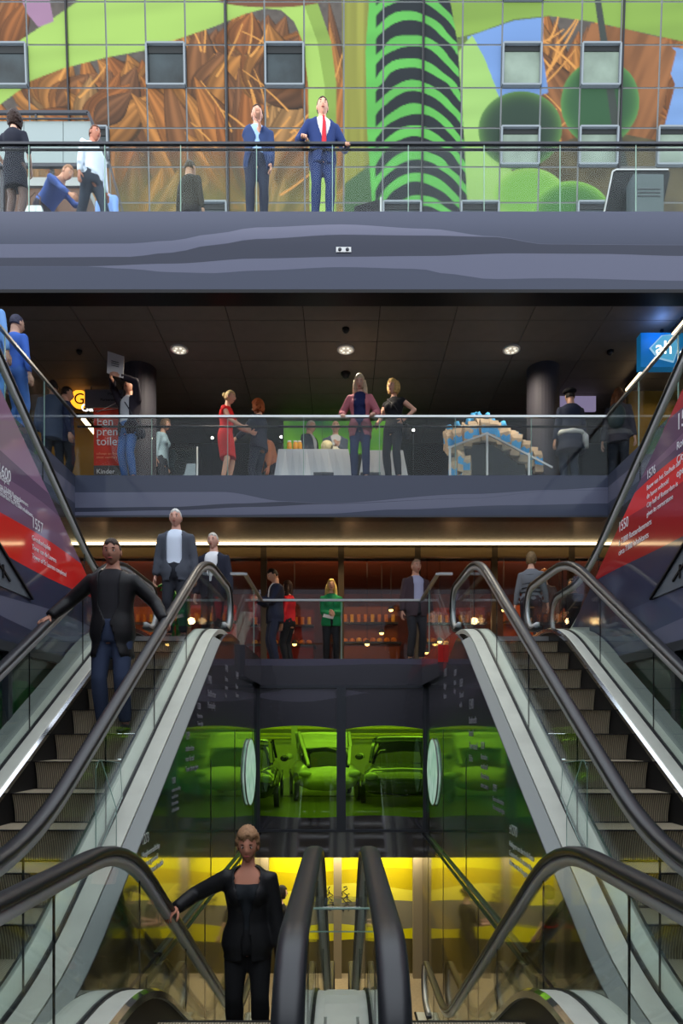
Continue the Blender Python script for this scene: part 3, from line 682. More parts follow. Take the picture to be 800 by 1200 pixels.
def glass_panels(root, x, zf, h, ya, yb, r, deck, joint=1.24, start=None):
    zna, znb = zf(ya) + h - r, zf(yb) + h - r
    def top(y):
        if y < ya + r: return zna + sqrt(max(0, (r - 0.03) ** 2 - (y - ya - r) ** 2))
        if y > yb - r: return znb + sqrt(max(0, (r - 0.03) ** 2 - (y - yb + r) ** 2))
        return zf(y) + h - 0.03
    def bot(y):
        if y < ya + r: return max(zf(y) + deck, zna - sqrt(max(0, (r - 0.03) ** 2 - (y - ya - r) ** 2)))
        if y > yb - r: return max(zf(y) + deck, znb - sqrt(max(0, (r - 0.03) ** 2 - (y - yb + r) ** 2)))
        return zf(y) + deck
    cuts = [ya + 0.04]; y = start if start else ya + 1.0
    while y < yb - 0.7: cuts.append(y); y += joint
    cuts.append(yb - 0.04)
    for a, b in zip(cuts, cuts[1:]):
        a2, b2 = a + 0.004, b - 0.004; ys = frange(a2, b2, 12); mb = MB(); vs = []
        for q in ys: vs += [(x - 0.006, q, bot(q)), (x + 0.006, q, bot(q)), (x + 0.006, q, top(q)), (x - 0.006, q, top(q))]
        fs = []
        for i in range(len(ys) - 1):
            for k in range(4): fs.append((i * 4 + k, i * 4 + (k + 1) % 4, (i + 1) * 4 + (k + 1) % 4, (i + 1) * 4 + k))
        fs += [(0, 1, 2, 3), tuple((len(ys) - 1) * 4 + k for k in range(4))]
        mb.add(vs, fs); mb.build('glass_pane', M_GLASS, root)
        if b < yb - 0.1: MB().add([(x - 0.005, b - 0.003, bot(b)), (x + 0.005, b - 0.003, bot(b)), (x + 0.005, b + 0.003, bot(b)), (x - 0.005, b + 0.003, bot(b)), (x - 0.005, b - 0.003, top(b)), (x + 0.005, b - 0.003, top(b)), (x + 0.005, b + 0.003, top(b)), (x - 0.005, b + 0.003, top(b))], [(0, 3, 2, 1), (4, 5, 6, 7), (0, 1, 5, 4), (1, 2, 6, 5), (2, 3, 7, 6), (3, 0, 4, 7)]).build('joint_seal', M_DARK, root)

def escalator(label, xc, half, stepw, zf, ya, yb, h, edges, step_ys, down, deck=0.11, group=None, outer=None, ydeck=None, joint_start=None, newel_r=0.33):
    """edges: for each side (-1, +1) the outward width of the deck outside the glass"""
    root = thing('escalator', label, 'escalator', (xc, (ya + yb) / 2, min(zf(ya), zf(yb))), group, 0, True)
    ys = frange(ydeck[0], ydeck[1], 70) if ydeck else frange(ya + 0.15, yb - 0.15, 70)
    for s in (-1, 1):
        x = xc + s * half
        path = rail_path(zf, h, ya, yb, newel_r)
        sweep(path, RAIL_PROF, x).build('handrail', M_RUBBER, root)
        sweep(path, GUIDE_PROF, x).build('handrail_guide', mat('guide_aluminium', rgb(186, 188, 190), 0.4, 0.25), root)
        glass_panels(root, x, zf, h, ya, yb, newel_r, deck, start=joint_start)
        # decks either side of the glass, with a dark seal at its foot
        xi = xc + s * (stepw / 2 + 0.0)
        lane([(x - s * 0.012, deck), (xi + s * 0.03, deck + 0.004), (xi, deck - 0.02), (xi, deck - 0.05), (x - s * 0.012, deck - 0.05)], ys, zf).build('inner_deck', M_DECK, root)
        lane([(xi + s * 0.012, deck + 0.012), (xi - s * 0.016, deck - 0.004), (xi - s * 0.016, deck - 0.045), (xi + s * 0.012, deck - 0.03)], ys, zf).build('deck_edge', M_CHROME, root)
        lane([(xi + s * 0.002, deck - 0.04), (xi + s * 0.012, deck - 0.04), (xi + s * 0.012, -0.55), (xi + s * 0.002, -0.55)], ys, zf).build('skirt_panel', M_SKIRT, root)
        lane([(x - s * 0.014, deck + 0.012), (x + s * 0.014, deck + 0.012), (x + s * 0.014, deck - 0.03), (x - s * 0.014, deck - 0.03)], ys, zf).build('glass_seal', M_DARK, root)
        w = edges[0 if s < 0 else 1]
        if w > 0.03:
            lane([(x + s * 0.014, deck), (x + s * w, deck - 0.004), (x + s * w, deck - 0.06), (x + s * 0.014, deck - 0.05)], ys, zf).build('outer_deck', M_DECK, root)
        if outer and outer[0 if s < 0 else 1]:
            ow = outer[0 if s < 0 else 1]
            yt = [q for q in ys if q < 8.05] if zf is z_up else ys
            lane([(x + s * (w + 0.003), deck - 0.012), (x + s * (w + 0.012), deck - 0.004), (x + s * ow, deck - 0.055), (x + s * ow, deck - 0.10), (x + s * (w + 0.003), deck - 0.10)], yt, zf).build('edge_trim', M_TRIM, root)
    # steps
    rise = 0.4 * 0.5774 if zf is not z_down else 0.4 * 0.663
    n = 8
    prof = [(0.0, 0.0)] + [(0.012 + 0.05 * sin(pi / 2 * k / n), -0.01 - (rise - 0.012) * k / n) for k in range(n + 1)] + [(0.40, -rise)] + [(0.40, 0.0)]
    if down: prof = [(-a, b) for a, b in prof]
    st = MB(); w2 = stepw / 2 - 0.006
    st.prism(prof, -w2, w2, 'x'); stm = st.mesh('step', M_STEP)
    nose = MB().box(-w2, w2, -0.002 if not down else -0.022, 0.022 if not down else 0.002, -0.006, 0.002).mesh('step_nosing', M_DARK)
    for y in step_ys:
        o = link('step', stm, root); o.matrix_parent_inverse = Matrix.Identity(4); o.location = Vector((0, y, zf(y))) - Vector((0, root.location.y, root.location.z))
        q = link('nosing', nose, o)
    # landing plates with comb
    for (a, b) in ((ya + 0.2, min(step_ys)), (max(step_ys) + (0.4 if not down else 0.02), yb - 0.1)):
        if down and a < 3 and zf is z_down: b = min(b, 3.3)
        if b - a > 0.2:
            zz = zf((a + b) / 2) if abs(zf(a) - zf(b)) < 0.08 else (zf(a) if a < 4 else zf(b))
            bx('landing_plate', xc - stepw / 2, xc + stepw / 2, a, b, zz - 0.06, zz + 0.003, M_STEEL, root)
    return root
UPX, UPH, UPW = 2.20, 0.55, 0.80
ups = [3.37 + 0.4 * k for k in range(0, 13)]
for s, nm in ((-1, 'left'), (1, 'right')):
    lab = 'steel escalator rising from the landing to the ground floor, on the %s' % nm
    ed = (0.14, 0.10); ed = ed if s > 0 else ed[::-1]
    ot = (0.245, 0); ot = ot if s > 0 else ot[::-1]
    e = escalator(lab, s * UPX, UPH, UPW, z_up, 1.5, 10.15, 0.92, ed, ups, False, outer=ot, joint_start=2.3)
    # the rounded plinth end on the ground floor
    xg = s * (UPX - UPH)
    # panels closing the truss towards the outer wall
    bx('truss_cover', s * (UPX + UPH + 0.10), s * OX, 8.4, 10.0, ZC - 0.3, ZC + 0.09, M_DECK, e)
    mb = MB(); yy = frange(1.6, 8.4, 30)
    lane([(s * (UPX + UPH + 0.10), 0.10), (s * (OX - 0.02), 0.10), (s * (OX - 0.02), 0.05), (s * (UPX + UPH + 0.10), 0.05)], yy, z_up).build('side_deck', M_TRIM, e)
    # fill behind the rounded end of the well side
    cap = MB(); pts = [(8.0, 2.72)] + [(8.0 + 1.4 * k / 8, 2.83 - 0.10 * max(0, k / 8 - 0.3) ** 2) for k in range(9)] + [(9.4, 2.3), (8.0, 2.3)]
DX = 0.687; DH = 0.543
dns = [3.6 + 0.4 * k for k in range(0, 12)]
for s, nm in ((-1, 'left'), (1, 'right')):
    lab = 'escalator going down to the yellow lower hall, the %s one of the middle pair' % nm
    ed = (0.165, 0.06); ed = ed if s < 0 else ed[::-1]
    escalator(lab, s * DX, DH, 0.78, z_down, 1.78, 10.15, 0.95, ed, dns, True, deck=0.18, joint_start=2.92)
bx('divider_plate', -0.07, 0.07, 1.9, 3.3, 0.02, 0.182, M_DECK, bpy.data.objects['escalator.002'])
yy = frange(3.3, 9.9, 40)
lane([(-0.085, 0.182), (0.085, 0.182), (0.085, 0.02), (-0.085, 0.02)], yy, z_down).build('divider_plate', M_DECK, bpy.data.objects['escalator.002'])
tps = [4.4 + 0.4 * k for k in range(0, 13)]
for s, nm in ((-1, 'left'), (1, 'right')):
    lab = 'upper escalator from ground floor to first gallery behind the printed wall on the %s' % nm
    ed = (0.26, 0.06); ed = ed if s > 0 else ed[::-1]
    escalator(lab, s * 3.84, 0.49, 0.62, z_top, 2.4, 10.9, 0.92, ed, tps, True, deck=0.06, joint_start=2.7)

# clear acrylic fittings
for s, nm in ((-1, 'left'), (1, 'right')):
    # pentagon guard standing on the deck between glass and edge
    x = s * 1.585; t0 = 4.55
    g = thing('acrylic_guard', 'clear acrylic climbing guard on the steel deck of the %s rising escalator' % nm, 'guard', (x, t0, z_up(t0) + 0.11), None, 0, True)
    zz = z_up(t0) + 0.11
    MB().prism([(s * 1.52, zz - 0.0), (s * 1.99, zz + 0.30), (s * 1.90, zz + 0.62), (s * 1.79, zz + 0.72), (s * 1.52, zz + 0.36)] if False else [(s * 1.50, zz), (s * 1.64, zz), (s * 1.64, zz + 0.64), (s * 1.60, zz + 0.66), (s * 1.50, zz + 0.34)], t0 - 0.005, t0 + 0.005, 'y').build('front_panel', M_ACRYL, g)
    poly = [(t0, zz), (t0 + 0.55, zz + 0.36), (t0 + 0.50, zz + 0.62), (t0 + 0.06, zz + 0.66), (t0, zz + 0.60)]
    MB().prism(poly, s * 1.632, s * 1.642, 'x').build('side_panel', M_ACRYL, g)
    mbx = MB(); 
    for a, b in zip(poly, poly[1:] + poly[:1]): mbx.bar((s * 1.637, a[0], a[1]), (s * 1.637, b[0], b[1]), 0.004)
    fpl = [(1.50, zz), (1.50, zz + 0.34), (1.60, zz + 0.66), (1.64, zz + 0.64)]
    for a, b in zip(fpl, fpl[1:]): mbx.bar((s * a[0], t0, a[1]), (s * b[0], t0, b[1]), 0.004)
    mbx.build('polished_edge', M_GEDGE, g)
    bx('foot_bracket', s * 1.52, s * 1.63, t0 - 0.05, t0 + 0.05, zz - 0.03, zz + 0.008, M_STEEL, g)
st = thing('acrylic_stop', 'clear acrylic block bridging the two middle handrails', 'guard', (0, 3.3, 0.5), None, 0, True)
ac = MB(); za, zb2, ta = PZ(1066, 3.3), PZ(1092, 3.3), 3.3
pr = [(ta, za), (ta + 0.02, za + 0.01), (ta + 0.22, za + 0.01), (ta + 0.22, za), (ta + 0.03, za - 0.005), (ta + 0.012, zb2), (ta, zb2)]
ac.prism(pr, -0.152, 0.152, 'x'); ac.build('bent_sheet', M_ACRYL, st)
MB().box(-0.152, 0.152, ta - 0.002, ta + 0.004, zb2 - 0.002, zb2 + 0.003).build('lower_edge', M_GEDGE, st)
MB().box(-0.152, 0.152, ta - 0.002, ta + 0.02, za, za + 0.006).build('upper_edge', M_GEDGE, st)

# ------------------------------------------------------------------ glass balustrades of the galleries
def balustrade(label, a, b, z0, h, n, joints=None, shift=0.0, second=0.0, upright=0.0, bottom=0.0):
    a = Vector(a); b = Vector(b); L = (b - a).length; d = (b - a) / L
    root = thing('glass_balustrade', label, 'railing', (*((a + b) / 2), z0), None, 0, True)
    nrm = Vector((-d.y, d.x)); cuts = joints if joints else frange(0, L, n)
    for p, q in zip(cuts, cuts[1:]):
        p2, q2 = p + 0.006, q - 0.006; mb = MB(); c = a + d * (p2 + q2) / 2
        mb.obox((c.x, c.y, z0 + bottom + (h - bottom) / 2), (d.x * (q2 - p2) / 2, d.y * (q2 - p2) / 2, 0), (nrm.x * 0.007, nrm.y * 0.007, 0), (0, 0, (h - bottom) / 2))
        mb.build('glass_pane', M_GLASSF, root)
    rail = MB(); rail.bar((a.x, a.y, z0 + h), (b.x, b.y, z0 + h), 0.05, 0.035); rail.build('top_rail', M_FRAME if second == 0.025 else M_STEEL, root)
    if second > 0:
        r2 = MB(); off = nrm * 0.07
        r2.tube([(a.x + off.x, a.y + off.y, z0 + h - second), (b.x + off.x, b.y + off.y, z0 + h - second)], 0.019, 8); r2.build('handrail', M_DARK, root)
    for p in cuts[1:-1]:
        c = a + d * p; MB().box(c.x - 0.005, c.x + 0.005, c.y - 0.008, c.y + 0.008, z0, z0 + h - 0.02).build('glass_edge', M_GEDGE, root)
    return root
hA = PZ(166, TA) - ZA; hB = PZ(487, TW) - ZB; hC = PZ(703, TW) - ZC
jx = [PX(32.5 + 89.2 * k, TA) for k in range(-2, 12)]
balustrade('long glass balustrade with dark top rail on the upper gallery', (jx[0], TA + 0.04), (jx[-1], TA + 0.04), ZA, hA, 0, [j - jx[0] for j in jx], second=0.025)
balustrade('glass balustrade along the front of the first gallery', (-BX, TW + 0.04), (BX, TW + 0.04), ZB, hB, 7, second=0.135)
for s, nm in ((-1, 'left'), (1, 'right')):
    balustrade('glass balustrade along the %s side of the first gallery opening' % nm, (s * BX, 4.2), (s * BX, TW + 0.02), ZB, hB, 6)
balustrade('glass balustrade across the back of the well at ground floor', (-LX, TW + 0.03), (LX, TW + 0.03), ZC, hC, 2)
for s, nm in ((-1, 'left'), (1, 'right')):
    balustrade('short glass balustrade on the %s ledge of the well' % nm, (s * LX, 9.42), (s * LX, TW), ZC, hC, 2)
    balustrade('end pane of glass closing the %s ledge beside the escalator top' % nm, (s * (LX + 0.01), 9.42), (s * 1.53, 9.42), ZC, hC, 1)

# ------------------------------------------------------------------ people
QUEUE = []          # (temporary object, callback): garments and bodies are fused to one skin in a single pass
def fuse(mb, voxel, cb):
    me = mb.mesh('tmp', [])
    o = bpy.data.objects.new('tmp', me); COL.objects.link(o)
    m = o.modifiers.new('r', 'REMESH'); m.mode = 'VOXEL'; m.voxel_size = voxel; m.use_smooth_shade = True
    m2 = o.modifiers.new('s', 'SMOOTH'); m2.factor = 0.5; m2.iterations = 4
    QUEUE.append((o, cb))
def ik(a, t, l1, l2, pole):
    a = Vector(a); t = Vector(t); d = t - a; L = min(d.length, (l1 + l2) * 0.998); n = d.normalized(); t = a + n * L
    k = (l1 * l1 - l2 * l2 + L * L) / (2 * L); hh = sqrt(max(0, l1 * l1 - k * k))
    p = Vector(pole); p = (p - n * p.dot(n)); p = p.normalized() if p.length > 1e-6 else n.orthogonal()
    return a + n * k + p * hh, t
M_EYEW = mat('eye_white', rgb(225, 222, 215), 0.3); M_EYED = mat('eye_dark', rgb(40, 30, 26), 0.2); M_LIP = mat('lip', rgb(164, 84, 78), 0.45)
def skin_mat(r, g, b): return mat('skin_%d_%d_%d' % (r, g, b), rgb(r, g, b), 0.5)
def cloth(r, g, b, rough=0.8): return mat('cloth_%d_%d_%d' % (r, g, b), rgb(r, g, b), rough, bump=0.08, bscale=90)
def hair_mat(r, g, b): return mat('hair_%d_%d_%d' % (r, g, b), rgb(r, g, b), 0.55, bump=0.8, bscale=70, noise=0.3, nscale=40)

def head_geo(mb, c, R, k, female):
    def fn(d):
        x, y, z = d.x, d.y, d.z
        w = 0.076 if not female else 0.072
        px = x * w; py = y * 0.096; pz = z * 0.118
        if z < 0:
            q = min(1, -z) ** 1.4; px *= 1 - (0.30 if not female else 0.36) * q; py *= 1 - 0.12 * q
            if y < 0: py -= 0.016 * q * (1 - abs(x))
        f = max(0, -y)
        nose = exp(-(x / 0.16) ** 2) * f
        py -= nose * (0.026 * exp(-((z + 0.22) / 0.15) ** 2) + 0.012 * exp(-((z + 0.02) / 0.16) ** 2))
        for sx in (-1, 1): py += 0.011 * exp(-((x - sx * 0.40) / 0.17) ** 2 - ((z - 0.06) / 0.12) ** 2) * f
        py -= 0.006 * exp(-((z - 0.25) / 0.12) ** 2) * f
        py -= 0.008 * exp(-(x / 0.28) ** 2 - ((z + 0.52) / 0.08) ** 2) * f
        py -= 0.010 * exp(-(x / 0.25) ** 2 - ((z + 0.86) / 0.12) ** 2) * f
        return Vector((px, py, pz)) * k
    mb.ellipsoid(c, (1, 1, 1), R, 28, 22, 0, fn)
    for sx in (-1, 1):
        mb.ellipsoid(c + R @ Vector((sx * 0.030, -0.078, 0.006)) * k, (0.0105 * k, 0.0105 * k, 0.008 * k), None, 8, 6, 1)
        mb.ellipsoid(c + R @ Vector((sx * 0.030, -0.0850, 0.006)) * k, (0.0062 * k,) * 3, None, 8, 6, 2)
        mb.ellipsoid(c + R @ Vector((sx * 0.031, -0.089, 0.030)) * k, (0.018 * k, 0.006 * k, 0.0035 * k), R, 8, 4, 2)
        mb.ellipsoid(c + R @ Vector((sx * 0.077, 0.006, -0.006)) * k, (0.010 * k, 0.018 * k, 0.030 * k), R, 8, 8, 0)
    mb.ellipsoid(c + R @ Vector((0, -0.090, -0.060)) * k, (0.023 * k, 0.009 * k, 0.008 * k), R, 10, 6, 3)

def hand_geo(mb, w, d, nrm, k, curl, side, grip=None):
    """palm and five bent fingers from the wrist w along d, palm facing nrm"""
    d = Vector(d).normalized(); nrm = Vector(nrm); nrm = (nrm - d * nrm.dot(d)).normalized(); s = d.cross(nrm) * side
    P = lambda a, b, c: w + (d * a + s * b + nrm * c) * k
    mb.tube([P(-0.03, 0, 0), P(0.0, 0, 0), P(0.03, 0, 0), P(0.07, 0.0, 0), P(0.092, 0, 0.004)], [0.024 * k, 0.027 * k, 0.036 * k, 0.040 * k, 0.034 * k], 10, 0, True, True, ry=[0.02 * k, 0.018 * k, 0.016 * k, 0.014 * k, 0.011 * k], up=s)
    for i, (b, L) in enumerate(((-0.028, 0.070), (-0.010, 0.080), (0.010, 0.075), (0.028, 0.058))):
        a0 = 0.085; pts = [P(a0 - 0.012, b, 0)]; ang = 0.15 + curl * 0.25; x = a0; z = 0.0; pts.append(P(x, b, z))
        for j, f in enumerate((0.45, 0.32, 0.23)):
            x += L * f * cos(ang); z += L * f * sin(ang); pts.append(P(x, b * (1 + 0.05 * j), z)); ang += curl * (0.75 + 0.08 * i)
        r = 0.0088 * k; mb.tube(pts, [r, r * 1.05, r, r * 0.9, r * 0.7], 6, 0)
    mb.tube([P(0.015, -0.026, 0.004), P(0.040, -0.048, 0.014), P(0.064, -0.056, 0.026 + 0.01 * curl), P(0.084, -0.052, 0.036 + 0.02 * curl)], [0.012 * k, 0.011 * k, 0.0095 * k, 0.007 * k], 6, 0)

MALE = [(-0.13, .135, .105), (-.05, .166, .118), (.04, .164, .116), (.14, .150, .106), (.24, .154, .106), (.34, .170, .116), (.42, .180, .114), (.475, .165, .098), (.515, .105, .080), (.545, .066, .066), (.60, .056, .060), (.66, .054, .058)]
FEMALE = [(-0.13, .140, .108), (-.05, .170, .122), (.03, .160, .114), (.13, .126, .096), (.22, .130, .098), (.32, .152, .112), (.40, .160, .108), (.46, .145, .090), (.505, .090, .070), (.54, .054, .056), (.60, .046, .052), (.66, .046, .052)]

def person(label, px, t, z0, H, face=0.0, female=False, skin=(206, 160, 138), hair=('short', 60, 46, 36), top=None, legs=None, hands=None, feet=None,
           lean=0.0, side=0.0, head=(0.0, 0.0), voxel=0.021, curl=(0.6, 0.6), group=None, x=None, shoes=(28, 26, 26), extras=(), palms=(None, None), elbows=(None, None)):
    """face: turn about z, 0 looks at the camera side (-y), positive turns to the picture's right; hands/feet: targets in the body's own frame for a height of 1.75; left hand (+x) first"""
    X = PX(px, t) if x is None else x
    root = thing('person', label, 'person', (X, t, z0), group, face)
    k = H / 1.75; V = lambda *a: Vector(a) * k
    hands = list(hands or (None, None)); feet = feet or ((0.10, 0.0, 0.0), (-0.10, 0.02, 0.0))
    pz = 0.94 + min(0, -0.0)
    Rt = Matrix.Rotation(-lean, 3, 'X').inverted() if False else Matrix.Rotation(lean, 3, 'X') @ Matrix.Rotation(side, 3, 'Y')
    pel = V(0, 0, 0.94)
    def T(h, xx=0, yy=0): return pel + Rt @ V(xx, yy, h)
    prof = FEMALE if female else MALE
    sw = 0.158 if female else 0.182
    sh = [T(0.445, sw, 0.005), T(0.445, -sw, 0.005)]
    arm = []
    for i, sgn in enumerate((1, -1)):
        tgt = V(*hands[i]) if hands[i] else T(-0.10, sgn * 0.27, -0.03) if lean < 0.3 else sh[i] + V(0.02 * sgn, -0.05, -0.55)
        pole = Vector(elbows[i]) if elbows[i] else Vector((sgn * 0.6, 0.9, -0.3))
        el, wr_ = ik(sh[i], tgt, 0.285 * k, 0.255 * k, pole); arm.append((sh[i], el, wr_))
    leg = []
    for i, sgn in enumerate((1, -1)):
        hip = pel + V(sgn * 0.088, 0, -0.03); an = V(feet[i][0], feet[i][1], feet[i][2] + 0.085)
        kn, an = ik(hip, an, 0.425 * k, 0.42 * k, Vector((0.05 * sgn, -1, 0))); leg.append((hip, kn, an))
    def torso(mb, h0, h1, d, flare=0.0):
        rows = [r for r in prof if h0 < r[0] < h1]
        def at(h):
            for a, b in zip(prof, prof[1:]):
                if a[0] <= h <= b[0]:
                    q = (h - a[0]) / (b[0] - a[0]); return (h, a[1] + (b[1] - a[1]) * q, a[2] + (b[2] - a[2]) * q)
            return (h, prof[0][1] + flare * 0.3, prof[0][2] + flare * 0.3) if h < prof[0][0] else (h, prof[-1][1], prof[-1][2])
        rows = [at(h0)] + rows + [at(h1)]; n = 20; vs = []; fs = []
        for h, rx, ry in rows:
            fl = flare * max(0, (0.12 - h)) ; R_ = Rt if h > -0.02 else Matrix.Identity(3)
            c = pel + R_ @ V(0, 0.012 if h > 0.25 else 0, h)
            for j in range(n):
                a = 2 * pi * j / n; ca, sa = cos(a), sin(a)
                ex = abs(ca) ** 0.85 * (1 if ca > 0 else -1); ey = abs(sa) ** 0.85 * (1 if sa > 0 else -1)
                vs.append(c + R_ @ V(ex * (rx + d + fl), ey * (ry + d + fl), 0))
        for i in range(len(rows) - 1):
            for j in range(n): fs.append((i * n + j, i * n + (j + 1) % n, (i + 1) * n + (j + 1) % n, (i + 1) * n + j))
        fs.append(tuple(reversed(range(n)))); fs.append(tuple((len(rows) - 1) * n + j for j in range(n)))
        mb.add(vs, fs)
        if female and h1 > 0.4:
            for sgn in (1, -1): mb.ellipsoid(T(0.335, sgn * 0.066, -0.088), ((0.058 + d) * k, (0.050 + d) * k, (0.060 + d) * k), Rt, 10, 8)
    def arms(mb, d, upto=1.0):
        for (a, b, c) in arm:
            inn = a + (T(0.40) - a) * 0.35
            if upto < 0.55: b2 = a + (b - a) * (upto / 0.5); mb.tube([inn, a, b2], [0.056 * k + d * k, (0.054 + d) * k, (0.048 + d) * k], 10); continue
            e = b + (c - b) * ((upto - 0.5) / 0.5)
            mb.tube([inn, a, a + (b - a) * 0.5, b, b + (e - b) * 0.35, e], [(0.054 + d) * k, (0.054 + d) * k, (0.046 + d) * k, (0.040 + d) * k, (0.038 + d) * k, (0.027 + d * 1.1) * k], 10)
            mb.ellipsoid(b, ((0.041 + d) * k,) * 3, None, 8, 6)
    def legt(mb, d, upto=1.0, loose=0.0):
        for i, (h, kn, an) in enumerate(leg):
            up_ = pel + V(0.06 * (1, -1)[i], 0, 0.04)
            if upto < 0.55:
                e = h + (kn - h) * (upto / 0.5); mb.tube([up_, h, e], [0.085 * k + d * k, (0.090 + d) * k, (0.072 + d) * k], 12); continue
            e = kn + (an - kn) * ((upto - 0.5) / 0.5)
            mb.tube([up_, h, h + (kn - h) * 0.5, kn, kn + (e - kn) * 0.3, kn + (e - kn) * 0.7, e],
                    [(0.084 + d) * k, (0.092 + d) * k, (0.074 + d) * k, (0.056 + d + loose * .5) * k, (0.056 + d + loose) * k, (0.044 + d + loose * 1.2) * k, (0.038 + d + loose * 1.3) * k], 12)
            mb.ellipsoid(kn, ((0.057 + d) * k,) * 3, None, 8, 6)
    # head
    hR = Rt @ Matrix.Rotation(head[0], 3, 'Z') @ Matrix.Rotation(head[1], 3, 'X')
    hc = T(0.655, 0, -0.008) + hR @ V(0, -0.014, 0.042)
    # body: one fused skin, then head, hands added to the same mesh
    mb = MB(); torso(mb, -0.13, 0.655, 0); arms(mb, 0); legt(mb, 0)
    for i, (h, kn, an) in enumerate(leg):
        mb.tube([an + V(0, 0.05, -0.045), an + V(0, 0, -0.04), an + V(0, -0.08, -0.055), an + V(0, -0.155, -0.065)], [0.032 * k, 0.038 * k, 0.036 * k, 0.022 * k], 8)
    ex = MB(); head_geo(ex, hc, hR, k, female)
    for i, (a, b, c) in enumerate(arm):
        d = (c - b).normalized(); sgn = (1, -1)[i]
        nrm = Vector(palms[i]) if palms[i] else Vector((-sgn, -0.2, -0.1))
        hand_geo(ex, c, d if hands[i] is None or not palms[i] else (d * 0.6 + Vector((0, -0.3, 0))).normalized(), nrm, k, curl[i], sgn)
    sm = [skin_mat(*skin), M_EYEW, M_EYED, M_LIP]
    def body_done(me):
        for m in sm: me.materials.append(m)
        bm = bmesh.new(); bm.from_mesh(me); hm = ex.mesh('tmp_head', sm); bm.from_mesh(hm); bm.to_mesh(me); bm.free()
        for p in me.polygons: p.use_smooth = True
        link('body', me, root); bpy.data.meshes.remove(hm)
    fuse(mb, voxel, body_done)
    inv = Rt.inverted()
    def garment(name, m, build, cut=None, vox=None):
        g = MB(); build(g)
        def done(me):
            me.materials.append(m)
            bm = bmesh.new(); bm.from_mesh(me)
            if cut:
                dele = []
                for f in bm.faces:
                    q = inv @ (f.calc_center_median() - pel) / k
                    if cut(q): dele.append(f)
                bmesh.ops.delete(bm, geom=dele, context='FACES')
                for _ in range(6): bmesh.ops.smooth_vert(bm, verts=[v for v in bm.verts if v.is_boundary], factor=0.5, use_axis_x=True, use_axis_y=True, use_axis_z=True)
            bm.to_mesh(me); bm.free()
            for p in me.polygons: p.use_smooth = True
            o = link(name, me, root)
            if cut:
                s_ = o.modifiers.new('thickness', 'SOLIDIFY'); s_.thickness = 0.006; s_.offset = 1
        fuse(g, vox or voxel * 0.95, done)
    # clothes
    top = top or {}; legs = legs or {}
    kind = legs.get('kind', 'trousers')
    if kind == 'trousers':
        garment('trousers', cloth(*legs['c']), lambda g: (legt(g, 0.012, 0.97, legs.get('loose', 0.006)), torso(g, -0.12, 0.10, 0.012)))
    elif kind in ('skirt', 'dress'):
        hem = legs.get('hem', 0.50)
        def sk(g):
            fr = [(0.10, .15), (0.0, .178), (-0.15, .185), (-0.30, .18 + legs.get('flare', 0)), (hem - 0.94, .18 + legs.get('flare', 0) * 1.6)]
            mx = (leg[0][1] + leg[1][1]) / 2
            g.tube([pel + V(0, 0, h) + Vector((0, mx.y * max(0, -h) * 1.5, 0)) for h, r in fr], [r * k for h, r in fr], 18, ry=[r * 0.78 * k for h, r in fr], up=(1, 0, 0))
        garment('skirt', cloth(*legs['c']), sk)
        if legs.get('tights'): garment('tights', cloth(*legs['tights'], 0.5), lambda g: legt(g, 0.007, 0.99))
    if top.get('shirt'):
        garment('shirt', cloth(*top['shirt']), lambda g: torso(g, -0.02, top.get('neck', 0.545), 0.010) if top.get('jacket') else (torso(g, 0.085 if kind == 'dress' else top.get('hem', -0.06), 0.525, 0.012), arms(g, 0.010, top.get('sleeve', 0.95))))
    if top.get('jacket'):
        op = top.get('open', 0.28); wv = top.get('vee', 0.09); btn = top.get('button', 0.12)
        def cut(q):
            if q.y > -0.02: return False
            if q.z > btn: return abs(q.x) < min(0.088, (q.z - btn) * wv / 0.38 + 0.004)
            return abs(q.x) < 0.006 + top.get('gape', 0.10) * max(0, btn - q.z)
        garment('jacket', cloth(*top['jacket'], top.get('rough', 0.8)), lambda g: (torso(g, top.get('hem', -0.16), 0.535, 0.024, top.get('flare', 0.05)), arms(g, 0.018, 0.97)), cut if not top.get('closed') else None)
    if top.get('tie'):
        mb = MB(); q = [T(0.525, 0, -0.092), T(0.40, 0, -0.146), T(0.25, 0, -0.142), T(0.10, 0, -0.138), T(0.05, 0, -0.138)]
        mb.tube(q, [0.016 * k, 0.022 * k, 0.03 * k, 0.036 * k, 0.008 * k], 8, ry=[0.008 * k] * 5, up=(1, 0, 0)); mb.build('tie', cloth(*top['tie'], 0.5), root)
    # shoes
    for i, (h, kn, an) in enumerate(leg):
        mb = MB(); mb.tube([an + V(0, 0.072, -0.050), an + V(0, 0.05, -0.042), an + V(0, 0, -0.030), an + V(0, -0.07, -0.045), an + V(0, -0.15, -0.060), an + V(0, -0.185, -0.068)],
                           [0.022 * k, 0.036 * k, 0.042 * k, 0.044 * k, 0.040 * k, 0.020 * k], 10, ry=[0.03 * k, 0.04 * k, 0.052 * k, 0.036 * k, 0.024 * k, 0.014 * k], up=(1, 0, 0))
        for j, v in enumerate(mb.v): mb.v[j] = (v[0], v[1], max(v[2], feet[i][2] * k + 0.001))
        mb.build('shoe', mat('shoe_%d_%d_%d' % shoes, rgb(*shoes), 0.4), root)
    # hair
    st, hr, hg, hb = hair; hm = hair_mat(hr, hg, hb); rnd = random.Random(int(px * 7 + t * 31))
